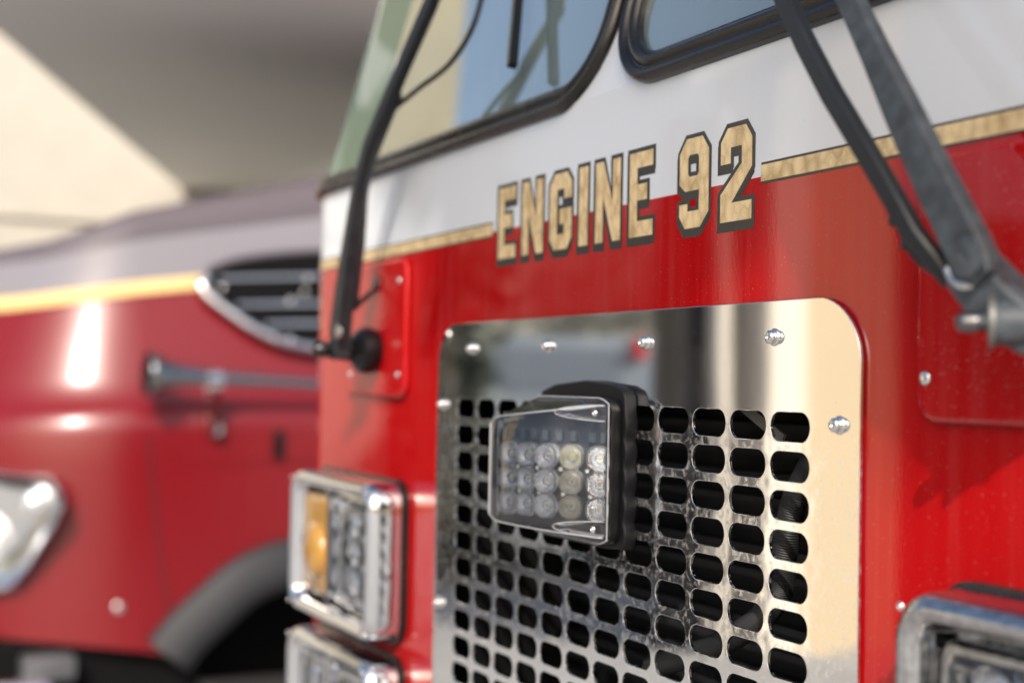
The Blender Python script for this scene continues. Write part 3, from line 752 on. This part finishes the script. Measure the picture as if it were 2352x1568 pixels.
for c in range(5):
    q = BP[c + 1]; tx = (BP[c + 2] - BP[c]).normalized(); nn = Vector((tx.y, -tx.x, 0)); an_ = math.radians((36, 42, 54, 66, 74)[c]); FN = Vector((math.cos(an_), -math.sin(an_), 0)); FE = Vector((-math.sin(an_), -math.cos(an_), 0))
    for r_ in range(3):
        z_ = 1.5262 - r_ * .0268; o = face(q.x, z_, q.y)
        # squarish reflector cup
        mb = MB(); k_ = 24
        def sq(rad, h): return [o + FN * h + (FE * math.copysign(abs(math.cos(a)) ** .72, math.cos(a)) + Vector((0, 0, 1)) * math.copysign(abs(math.sin(a)) ** .72, math.sin(a))) * rad * .95 for a in [2 * PI * i / k_ for i in range(k_)]]
        mb.add(*loft([sq(R0, -.001 if c == 0 else -.003), sq(R0, .0055), sq(R0 * .95, .0068), sq(R0 * .85, .0060), sq(R0 * .6, .0028), sq(R0 * .34, .0010)], (False, True)))
        led = mb.build('led_reflector', REFL, WL, 28)
        mb = MB(); mb.add(*loft([sq(R0 * .97, .0060), sq(R0 * .92, .0082), sq(R0 * .75, .0100), sq(R0 * .45, .0112)], (False, True))); mb.add(*lathe([(R0 * .40, .001), (R0 * .38, .0040), (R0 * .22, .0060), (0, .0064)], o, FN, 14)); mb.build('led_dome', DOMEC, led, 60)
        mb = MB(); mb.add([o + FN * .0014 + FE * a * .0024 + Vector((0, 0, 1)) * b * .0024 for a, b in ((-1, -1), (1, -1), (1, 1), (-1, 1))], [(0, 1, 2, 3)]); mb.build('led_chip', CHIP, led, None)
        mb = MB()
        for q_ in range(-5, 6):
            hh = math.sqrt(max(0, (R0 * .85) ** 2 - (q_ * .0021) ** 2))
            mb.add([o + FN * .0104 + FE * (q_ * .0021 + d1 * (.00040 if c == 1 else .00022)) + Vector((0, 0, 1)) * hh * d2 for d1, d2 in ((-1, -1), (1, -1), (1, 1), (-1, 1))], [(0, 1, 2, 3)])
        mb.build('lens_ribs', RIB if c == 1 else REFL, led, None)
        if r_ < 2 and c < 5:
            h2 = (BP[c + 2] - q) * (.42 if r_ == 0 else .30) if c < 4 else Vector((-.008, .002, 0))
            p_ = face(q.x + h2.x, z_ - .0134, q.y + h2.y) + FN * .002
            mb = MB(); mb.add(*lathe([(.0027, -.003), (.0027, .0050), (.0022, .0060), (.0013, .0060), (.0010, .0048), (0, .0048)], p_, FN, 14)); mb.build('screw', BOLT, WL, 50)
for z_, sg in ((1.5745, 1), (1.4530, -1)):
    screw(face(-.2800, z_, .0445), WL, .0042, washers=False, tall=.0035)
    pk = []
    for k in range(15):
        a = PI * k / 14; pk.append((4 * math.sin(a), z_ - .0085 * math.cos(a)))
    def cs(x, z, d):
        i = min(max(x, 0), NC - 2); j0 = int(i); fr_ = i - j0; q = CURVE[j0] * (1 - fr_) + CURVE[j0 + 1] * fr_; tx = CURVE[j0 + 1] - CURVE[j0]; nn = Vector((tx.y, -tx.x, 0)).normalized(); q = q + nn * d; return face(q.x, z, q.y)
    pv = [cs(.6 + x * 1.9, z, .0006) for x, z in pk]; pb_ = [cs(.6 + x * 1.6, z_ + (z - z_) * .6, -.0055) for x, z in pk]
    n5 = len(pk); mb = MB(); mb.add(pv + pb_, [(i, i + 1, n5 + i + 1, n5 + i) for i in range(n5 - 1)] + [tuple(n5 + i for i in range(n5))]); mb.build('screw_pocket', LENSC, WL, 40)
    mb = MB(); mb.add(*sweep(pv, circ(.0005, 6))); mb.build('pocket_edge_glint', RIMM, WL, 60)

# ------------------------------------------------------------------ headlight clusters
def head(u0, u1, v0, v1, mirror, lab, ambers=True, CHROME=CHROME):
    H = empty('headlight_cluster', face((u0 + u1) / 2, (v0 + v1) / 2, 0), None, None, None, ENG); H['label'] = lab
    m_ = MB(); L_ = lambda d, n, r=.03: [face(a, b, n) for a, b in rrect(u0 + d, u1 - d, v0 + d, v1 - d, max(r, .004), 8)]
    m_.add(*loft([L_(-.004, .0005, .036), L_(-.004, .010, .036), L_(.001, .012, .034)])); m_.build('rubber_seal', RUBBER, H)
    m_ = MB(); m_.add(*loft([L_(0, .008, .034), L_(0.001, .042, .034), L_(.003, .052, .033), L_(.008, .059, .030), L_(.013, .061, .027), L_(.019, .0585, .022), L_(.024, .050, .018), L_(.027, .034, .014), L_(.029, .020, .012)], (False, True)))
    bz = m_.build('bezel', CHROME, H, 40)
    a0, a1 = u0 + .032, u1 - .032
    mid = a0 + (a1 - a0) * (.50 if not mirror else .50)
    m_ = MB(); m_.add(*box(face(mid, (v0 + v1) / 2, .038), (.012, .036, v1 - v0 - .05))); m_.build('divider', CHROME, H, None)
    zc = (v0 + v1) / 2; hh = (v1 - v0) / 2 - .036
    for lo, hi, kind in ((a0, mid - .007, 'outer'), (mid + .007, a1, 'inner')):
        amber = ((kind == 'outer') != mirror) and ambers
        c_ = (lo + hi) / 2; ww = (hi - lo) / 2
        m_ = MB()
        if amber:
            m_.add(*loft([[face(a, b, n) for a, b in rrect(lo + d, hi - d, zc - hh + d, zc + hh - d, max(.012 - d * .3, .003), 6)] for d, n in ((0, .022), (0, .040), (.004, .044), (.012, .046))], (False, True)))
            lamp = m_.build('turn_lamp', AMBER, H, 40)
            m_ = MB(); m_.add(*lathe([(.045, .0), (.044, .006), (.036, .012), (.02, .016), (0, .017)], face(c_, zc - .01, .046), (0, -1, 0), 28)); m_.build('bullseye', AMBER, lamp, 60)
        else:
            rimk = [(0, .022), (0, .036), (.003, .040), (.010, .040), (.014, .030), (.016, .024)]
            m_.add(*loft([[face(a, b, n) for a, b in rrect(lo + d, hi - d, zc - hh + d, zc + hh - d, .012, 6)] for d, n in rimk], (False, True)))
            lamp = m_.build('head_lamp', CHROME, H, 40)
            for i in (-1, 1):
                for j in (-1, 0, 1):
                    m_ = MB(); m_.add(*lathe([(.020, 0), (.019, .003), (.013, -.004 + .003), (.006, .006), (0, .008)], face(c_ + i * ww * .42, zc + j * hh * .56, .027), (0, -1, 0), 18)); m_.build('led_optic', REFL, lamp, 60)
            m_ = MB(); m_.add(*loft([[face(a, b, n) for a, b in rrect(lo + d, hi - d, zc - hh + d, zc + hh - d, .012, 6)] for d, n in ((.008, .041), (.014, .047), (.03, .049))], (False, True)))
            m_.build('lamp_glass', LENSC, lamp, 40)
    for a in (u0 + .014, u1 - .014):
        for b in (v0 + .014, v1 - .014): screw(face(a, b, .060), H, .0035, washers=False, tall=.002)
    return H
head(-1.300, -.909, 1.222, 1.455, False, 'upper left chrome light cluster with amber and clear lamps')
head(-1.300, -.909, .975, 1.196, False, 'lower left chrome light cluster with clear lamps only', False)
head(.194, .570, 1.228, 1.460, True, 'right chrome light cluster at the corner of the frame', True, mat('dusty_chrome', (.50, .50, .50), .16, 1., var=(120, .25)))

# ------------------------------------------------------------------ wipers
CH = lambda w_, h_, b_=.002: [(-w_ / 2, -h_ / 2 + b_), (-w_ / 2, h_ / 2 - b_), (-w_ / 2 + b_, h_ / 2), (w_ / 2 - b_, h_ / 2), (w_ / 2, h_ / 2 - b_), (w_ / 2, -h_ / 2 + b_), (w_ / 2 - b_, -h_ / 2), (-w_ / 2 + b_, -h_ / 2)]
def taper_bar(name, pts, widths, h, m, parent):
    P = [Vector(p) for p in pts]; v = []; f = []; n = len(P); k = 8
    for i, p in enumerate(P):
        t = (P[min(i + 1, n - 1)] - P[max(i - 1, 0)]).normalized(); N = Vector((0, -1, 0)); Sd = t.cross(N).normalized(); N = Sd.cross(t)
        hh = h[i] if isinstance(h, (list, tuple)) else h
        for a, b in CH(widths[i], hh): v.append(p + Sd * a + N * b)
    for i in range(n - 1):
        for q in range(k): f.append((i * k + q, i * k + (q + 1) % k, (i + 1) * k + (q + 1) % k, (i + 1) * k + q))
    f.append(tuple(range(k))); f.append(tuple((n - 1) * k + q for q in range(k)))
    return build(name, v, f, m, parent, 30)

# right wiper
BR_M = lean(Vector((-.06, -.030, 2.33)))
W1 = empty('wiper', face(.312, 1.650, 0), None, None, None, ENG); W1['label'] = 'right wiper with two weathered grey arms, nearest the camera'
PA = Vector((.69, .72, 0)).normalized(); PT0 = at(2178, 740, .105)
m_ = MB(); m_.add(*lathe([(.0055, .018), (.0055, .026), (.0150, .030), (.0155, .034), (.0150, .040), (.0150, .085), (.021, .088), (.023, .10), (.030, .13), (.030, .155)], PT0, PA, 28)); m_.build('pivot_shaft', ARMP, W1, 40)
m_ = MB(); m_.add(*lathe([(0, .004), (.0035, .0046), (.0064, .007), (.0072, .010), (.0072, .0185), (.0050, .019)], PT0, PA, 20)); m_.build('cap_nut', mat('dull_nut', (.16, .16, .16), .30, 1.), W1, 40)
m_ = MB(); m_.add(*lathe([(.005, .0255), (.0175, .0255), (.0180, .0275), (.0175, .0295), (.010, .0300)], PT0, PA, 28)); m_.build('washer', mat('dull_washer', (.16, .16, .15), .5, .5), W1, 40)
taper_bar('arm_head', [at(2400, 775, .058), at(2345, 730, .066), at(2290, 685, .074), at(2235, 620, .078), at(2195, 560, .080)], [.026, .034, .036, .034, .024], [.03, .032, .03, .026, .016], ARMP, W1)
taper_bar('main_arm', [at(2262, 640, .092), at(2245, 608, .092), at(2205, 530, .092), at(2140, 400, .092), at(2070, 250, .092), at(2010, 120, .088), at(1935, -40, .080), at(1870, -180, .070), BR_M], [.018, .032, .033, .031, .028, .0235, .0195, .016, .012], [.010, .014, .014, .014, .013, .012, .012, .012, .010], ARMP, W1)
m_ = MB(); m_.add(*lathe([(.0145, 0), (.0145, .002), (.012, .0032), (.004, .0034), (.0025, .002), (0, .002)], at(2222, 590, .0995), (0, -1, 0), 28)); m_.build('hinge_pin', ARMP, W1, 40)
pv, _ = None, None
ringp = [at(2222, 590, .088) + Vector((.0195 * math.cos(a), 0, .0195 * math.sin(a))) for a in [math.radians(200 + 150 * k / 14) for k in range(15)]]
m_ = MB(); m_.add(*sweep(ringp, circ(.0035, 8))); m_.build('spring_clip', BOLT, W1, 60)
m_ = MB(); bar(m_, lean(Vector((-.10, -.012, 2.10))), lean(Vector((-.02, -.012, 2.56))), .009, .012); m_.build('wiper_blade', BLACKP, W1, None)
taper_bar('parallel_arm', [at(2185, 650, .082), at(2150, 600, .090), at(2100, 540, .098), at(2050, 450, .100), at(1985, 340, .100), at(1910, 215, .098), at(1850, 100, .094), at(1795, -20, .088), at(1740, -130, .08), BR_M + Vector((-.03, -.004, -.05))], [.012, .014, .0155, .0160, .0165, .0170, .0168, .0165, .016, .012], [.010, .012, .012, .012, .012, .012, .012, .012, .012, .010], ARMB, W1)
m_ = MB(); m_.add(*tube([at(2180, 640, .070), at(2110, 590, .080), at(2072, 520, .088), at(2062, 480, .092)], .0045)); m_.build('washer_hose', ARMB, W1)
m_ = MB()
for px, py in ((2088, 560), (2060, 505)): m_.add(*lathe([(0, -.004), (.0055, -.004), (.0065, 0), (.0055, .004), (0, .004)], at(px, py, .092), (.3, -.2, 1), 12))
m_.build('hose_clip', ARMB, W1)

BL_A = inside(1176, 152, -.01); BL_B = BL_A + (inside(1192, -30, .03) - BL_A) * 5.0; BL_M = (BL_A + BL_B) / 2 + Vector((0, -.02, 0))
# left wiper, seen from the side
W2 = empty('wiper', face(-1.030, 1.650, 0), None, None, None, ENG); W2['label'] = 'left wiper with a black arm crossing the corner of the windshield'
m_ = MB(); m_.add(*lathe([(.034, 0), (.034, .004), (.030, .008), (.033, .014), (.036, .026), (.034, .038), (.026, .046), (.017, .052), (.015, .085), (.010, .086), (.010, .098)], face(-1.030, 1.650, 0), (0, -1, 0), 22)); m_.build('pivot_shaft', BLACKP, W2, 30)
m_ = MB(); m_.add(*lathe([(.010, .090), (.013, .093), (.013, .103), (.008, .110), (0, .112)], face(-1.030, 1.650, 0), (0, -1, 0), 20)); m_.build('cap_nut', RUBBER, W2, 40)
taper_bar('main_arm', [at(781, 822, .078), at(782, 760, .078), at(789, 690, .080), at(800, 600, .080), at(814, 500, .080), at(826, 420, .080), at(848, 335, .078), at(880, 262, .070), at(930, 145, .050), at(985, 20, .032), at(1030, -90, .02), BL_M],
          [.032, .036, .034, .028, .022, .019, .019, .022, .022, .022, .020, .014], [.022, .024, .022, .020, .018, .016, .016, .016, .016, .016, .014, .012], ARMB, W2)
m_ = MB(); bar(m_, BL_A, BL_B, .009, .012); m_.build('wiper_blade', BLACKP, W2, None)
taper_bar('parallel_arm', [at(812, 700, .050), at(828, 560, .052), at(836, 440, .055), at(852, 370, .055), at(884, 290, .050), at(915, 215, .044)], [.012, .012, .010, .011, .011, .010], .012, ARMP, W2)
m_ = MB(); m_.add(*lathe([(0, 0), (.011, 0), (.011, .003), (.006, .004), (0, .004)], at(780, 762, .0905), (0, -1, 0), 18)); m_.build('hinge_pin', BOLT, W2)
m_ = MB(); m_.add(*tube([at(812, 710, .055), at(832, 690, .04), at(855, 670, .022), at(868, 662, .010)], .0042)); m_.add(*lathe([(.006, 0), (.008, .006), (.004, .016), (0, .018)], at(870, 660, .010), (.1, -.2, 1), 12)); m_.build('washer_nozzle', HOSE, W2)
m_ = MB(); m_.add(*tube([at(905, 250, .045), at(960, 205, .03), at(1030, 150, .015), at(1080, 75, .01), at(1105, 0, .0), at(1112, -60, .0)], .0038)); m_.build('washer_hose', HOSE, W2)

# ------------------------------------------------------------------ the second truck
# it stands parallel to the engine, so its side faces the camera
TX = -5.40
TD = Vector((0, -1, 0)); TN = Vector((1, 0, 0))
def tpl(px, py, off=0.): return on_plane(px, py, Vector((TX + off, 0, 0)), TN)
def sz(px, py, off=0.): p = tpl(px, py, off); return -p.y, p.z      # along the truck (towards its nose), height
TR = empty('fire_truck', (TX - 1.2, 2, 0), 'blurred red fire truck with a gold stripe parked behind the engine, left', 'fire truck')
S0 = sz(330, 1200)[0]; RA = .95; TURN = math.radians(44)
def outl(s):
    if s < S0: return Vector((TX, -s, 0)), TN.copy()
    q = RA * TURN; c = Vector((TX - RA, -S0, 0))
    a = (s - S0) / RA if s < S0 + q else TURN
    n = TN * math.cos(a) + TD * math.sin(a); p = c + n * RA
    if s > S0 + q: p = p + (TD * math.cos(TURN) - TN * math.sin(TURN)) * (s - S0 - q)
    return p, n
ROWS = [(0, 1462, 1530), (0, 1400, 1400), (0, 1250, 1240), (0, 1080, 1060), (0, 1000, 985), (.010, 968, 938), (.045, 945, 912), (.080, 930, 890), (.115, 880, 830), (.17, 790, 725),
        (.235, 712, 648), (.25, 690, 628), (.265, 668, 608), (.30, 628, 560), (.335, 592, 508)]
sA, sB = sz(0, 800)[0], sz(735, 800)[0]
def rowz(row, s):
    pp = outl(s)[0]; kk = (CAM.x - pp.x) / (CAM.x - TX); s = -(CAM.y + (pp.y - CAM.y) / kk)
    y, a, b = row; za, zb = tpl(0, a, -y).z, tpl(735, b, -y).z
    k = (s - sA) / (sB - sA); k = max(-.9, min(k, 2.6)); return CAM.z + (za + (zb - za) * k - CAM.z) * kk
ss = [-6.0 + .4 * k for k in range(int((S0 + 5.6) / .4))] + [S0 - .08, S0 - .01, S0] + [S0 + RA * TURN * k / 10 for k in range(1, 11)] + [S0 + RA * TURN + .02 + .2 * k for k in range(7)]
m2 = len(ss)
def tsurf(s, y, z): p, n = outl(s); return p - n * y + Vector((0, 0, z))
v_ = []; f_ = []
for row in ROWS:
    for s_ in ss: v_.append(tsurf(s_, row[0], rowz(row, s_)))
jf = next(j for j in range(m2) if ss[j] > sz(350, 1500)[0])
for i in range(len(ROWS) - 1):
    for j in range(m2 - 1):
        if i < 3 and j < jf: continue
        f_.append((i * m2 + j, i * m2 + j + 1, (i + 1) * m2 + j + 1, (i + 1) * m2 + j))
nb = sum(1 for q in f_ if q[0] < 11 * m2)
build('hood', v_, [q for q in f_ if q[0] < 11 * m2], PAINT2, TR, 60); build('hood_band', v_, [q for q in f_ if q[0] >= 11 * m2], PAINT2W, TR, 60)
sj = ss[jf]
arch = [sz(430, 1510), sz(470, 1470), sz(520, 1425), sz(600, 1365), sz(660, 1335), sz(740, 1318), sz(860, 1310), sz(990, 1335), sz(1090, 1400), sz(1160, 1510)]
zt = rowz(ROWS[3], sj)
sheet = [(sj, rowz(ROWS[0], sj)), (arch[0][0] + .02, arch[0][1])] + arch + [(-6.0, arch[-1][1]), (-6.0, rowz(ROWS[3], -6.0)), (sj, zt)]
me = plate_mesh([sheet], -.02, 0)
for vt in me.vertices:
    s_, o_, z_ = vt.co; vt.co = Vector((TX - o_, -s_, z_))
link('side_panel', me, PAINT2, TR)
DK = mat('dark_cowl_paint', (.10, .085, .10), .5, spec=.3)
CR = [(.335, 592, 508), (.34, 575, 480), (.36, 556, 440), (.42, 545, 420)]
v_ = []
for row in CR:
    for s_ in ss: v_.append(tsurf(s_, row[0], rowz(row, s_)))
for dy in (.9, 1.8):
    for s_ in ss: v_.append(tsurf(min(s_, S0 + .9), .42, rowz(CR[-1], s_) + .01) - TN * dy)
f_ = [(i * m2 + j, i * m2 + j + 1, (i + 1) * m2 + j + 1, (i + 1) * m2 + j) for i in range(len(CR) + 1) for j in range(m2 - 1)]
build('cowl', v_, f_, DK, TR, 50)
GLIT = mat('gold_reflective_tape', (.80, .56, .24), .35, .35, bump=(60, 1.0, .02))
sg_ = [x * .1 for x in range(-60, int((S0 + 2.2) * 10))]; v_ = []
for row in ((.235, 706, 642), (.25, 690, 628), (.265, 674, 614)):
    for s_ in sg_: v_.append(tsurf(s_, row[0] - .006, rowz(row, s_)))
k_ = len(sg_); f_ = [(i * k_ + j, i * k_ + j + 1, (i + 1) * k_ + j + 1, (i + 1) * k_ + j) for i in range(2) for j in range(k_ - 1)]
build('gold_stripe', v_, f_, GLIT, TR, 50)
FL = mat('grey_rubber_flare', (.018, .018, .022), .55, spec=.3)
mid = [(385, 1505), (430, 1450), (495, 1390), (560, 1335), (640, 1298), (740, 1280), (870, 1275), (1000, 1300), (1110, 1370), (1190, 1500)]
pts = smooth_path([tpl(x, y, .03) for x, y in mid], 5)
m_ = MB(); m_.add(*sweep(pts, [(-.11, -.12), (-.11, .015), (-.09, .035), (-.02, .045), (.03, .075), (.09, .060), (.115, .02), (.115, -.12)], [TN] * len(pts))); m_.build('wheel_flare', FL, TR, 50)
wc = tpl(905, 1640, -.34)
W_ = empty('wheel', wc, None, None, None, TR)
m_ = MB(); m_.add(*lathe([(.29, .06), (.31, .24), (.40, .27), (.48, .26), (.50, .22), (.50, .02), (.47, 0)], wc, TN, 40)); m_.build('tyre', RUBBER, W_)
m_ = MB(); m_.add(*lathe([(.30, .24), (.27, .18), (.16, .16), (.14, .22), (.06, .24), (0, .24)], wc, TN, 30)); m_.build('rim', CHROME2, W_)
m_ = MB()
yl, zl = sz(360, 1495); yr, zr = sz(1250, 1495)
m_.add(*box((TX - .62, -(yl + yr) / 2, .78), (.04, yl - yr + .5, 1.34))); m_.add(*box((TX - .32, -(yl + yr) / 2, 1.25), (.56, yl - yr + .5, .04)))
m_.build('wheel_well', DARK, TR, None)
y0_, z0_ = sz(470, 1490)
m_ = MB(); m_.add(*box((TX - .35, -(y0_ + 1.1), z0_ - .16), (.5, 2.2, .40))); m_.build('chassis', DARK, TR, None)
tb = tpl(110, 1530, -.04); bevbox('tow_bracket', tb, (.16, .22, .10), mat('dull_steel', (.10, .10, .11), .5, .4), TR, .02)
tb = tpl(30, 1600, .02); bevbox('bumper', tb + Vector((-.1, -.12, -.02)), (.45, .55, .20), CHROME2, TR, .05, None, 4)
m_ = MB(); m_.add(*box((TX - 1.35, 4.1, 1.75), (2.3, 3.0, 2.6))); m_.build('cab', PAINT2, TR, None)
# headlight on the turned corner
pc, nc = outl(S0 + RA * TURN + .1)
def onc(px, py, off=.0): return on_plane(px, py, pc + nc * off, nc)
pol = [(-150, 1060), (40, 1086), (118, 1094), (140, 1115), (152, 1160), (130, 1205), (70, 1300), (30, 1350), (0, 1362), (-160, 1372)]
HL2 = empty('headlight', onc(20, 1220), None, None, None, TR)
def cring(pl, off, sc=1.0):
    cxp = sum(p[0] for p in pl) / len(pl); cyp = sum(p[1] for p in pl) / len(pl)
    return [onc(cxp + (x - cxp) * sc, cyp + (y - cyp) * sc, off) for x, y in pl]
m_ = MB(); m_.add(*loft([cring(pol, .0), cring(pol, .045, .99), cring(pol, .06, .94), cring(pol, .055, .86), cring(pol, .02, .76), cring(pol, .015, .70)], (False, True))); m_.build('bezel', CHROME2, HL2, 60)
m_ = MB(); m_.add(*lathe([(.12, .015), (.115, .04), (.09, .055), (.04, .065), (0, .067)], onc(-30, 1235, .0), nc, 24)); m_.build('lamp', REFL, HL2, 60)
m_ = MB(); m_.add(*lathe([(.05, .015), (.045, .045), (.02, .06), (0, .062)], onc(85, 1150, .0), nc, 20)); m_.build('side_lamp', REFL, HL2, 60)
# chrome-trimmed side vent on the sloping side of the hood
nh = (TN * .93 + Vector((0, 0, .36))).normalized(); ph = tsurf(sz(620, 690)[0], .20, tpl(620, 690, -.2).z)
def onh(px, py, off=0.): return on_plane(px, py, ph + nh * (off + .03), nh)
VE = empty('side_vent', onh(650, 690), None, None, None, TR)
vp_ = [(462, 655), (480, 618), (540, 596), (640, 582), (760, 574), (900, 570), (1000, 600), (1000, 720), (900, 790), (760, 800), (660, 785), (590, 755), (530, 715), (485, 680)]
m_ = MB(); m_.add([onh(x, y, .012) for x, y in vp_], [tuple(range(len(vp_)))]); m_.build('opening', DARK, VE, None)
low = smooth_path([onh(x, y, .025) for x, y in ((478, 640), (463, 655), (485, 684), (530, 718), (590, 757), (660, 787), (760, 802), (900, 792))], 5)
m_ = MB(); m_.add(*sweep(low, circ(.022, 10), [nh] * len(low))); m_.build('chrome_rim', CHROME2, VE, 60)
up_ = smooth_path([onh(x, y, .02) for x, y in ((480, 618), (540, 596), (640, 582), (760, 574), (900, 570))], 4)
m_ = MB(); m_.add(*sweep(up_, circ(.014, 10), [nh] * len(up_))); m_.build('upper_rim', DK, VE, 60)
for y0, y1 in ((640, 632), (700, 696), (745, 742)):
    x0 = 505 if y0 < 680 else (545 if y0 < 720 else 610)
    m_ = MB(); m_.add(*sweep([onh(x0, y0, .02), onh(680, (y0 + y1) / 2, .03), onh(900, y1, .03)], circ(.013, 10), [nh] * 3)); m_.build('louvre', CHROME2, VE, 60)
m_ = MB()
for px, py in ((708, 640), (700, 672), (668, 690), (668, 780), (510, 662), (632, 778)): m_.add(*lathe([(.014, 0), (.013, .008), (.007, .013), (0, .014)], onh(px, py, .035), nh, 16))
m_.build('bolt_head', CHROME2, VE, 60)
# air horn
h0 = tpl(338, 858, .13); h1 = tpl(760, 884, .10); ax = (h1 - h0).normalized(); ln = (h1 - h0).length
AH = empty('air_horn', h0, None, None, None, TR)
m_ = MB(); m_.add(*lathe([(.098, 0), (.104, .004), (.104, .012), (.094, .03), (.072, .07), (.054, .13), (.042, .22), (.033, .35), (.027, .55), (.024, .75), (.022, ln + .6)], h0, ax, 28))
m_.build('trumpet', mat('dark_chrome', (.34, .345, .35), .12, 1.), AH, 60)
m_ = MB(); m_.add(*lathe([(.098, .002), (.06, .05), (.0, .14)], h0, ax, 28)); m_.build('throat', DARK, AH, 60)
m_ = MB(); m_.add(*box(tpl(490, 925, .08), (.05, .045, .22))); m_.add(*lathe([(.045, -.03), (.045, .03)], tpl(492, 872, .12), ax, 20, True)); m_.add(*lathe([(.03, 0), (.03, .03), (0, .035)], tpl(492, 985, .04), TN, 16)); m_.build('bracket', CHROME2, AH, 40)
m_ = MB(); m_.add(*lathe([(.022, 0), (.020, .012), (0, .02)], tsurf(S0 + .1, .0, rowz((0, 1390, 1390), S0)), outl(S0 + .1)[1], 16)); m_.build('side_marker', CHROME2, TR)

# panel gap, hood latch and rivets on the second truck
SEAM = mat('panel_gap', (.01, .005, .005), .8)
def tstrip(name, pts, wd, m):
    v_, f_ = [], []
    for px, py in pts:
        for k in (-1, 1): v_.append(tpl(px + k * wd, py, .004))
    f_ = [(2 * i, 2 * i + 1, 2 * i + 3, 2 * i + 2) for i in range(len(pts) - 1)]; return build(name, v_, f_, m, TR, None)
tstrip('fender_seam', [(345, 1000), (352, 1150), (372, 1300), (395, 1440)], 2.2, SEAM)
lt = tpl(640, 1020, .012); bevbox('hood_latch', lt, (.03, .05, .13), BLACKP, TR, .01)
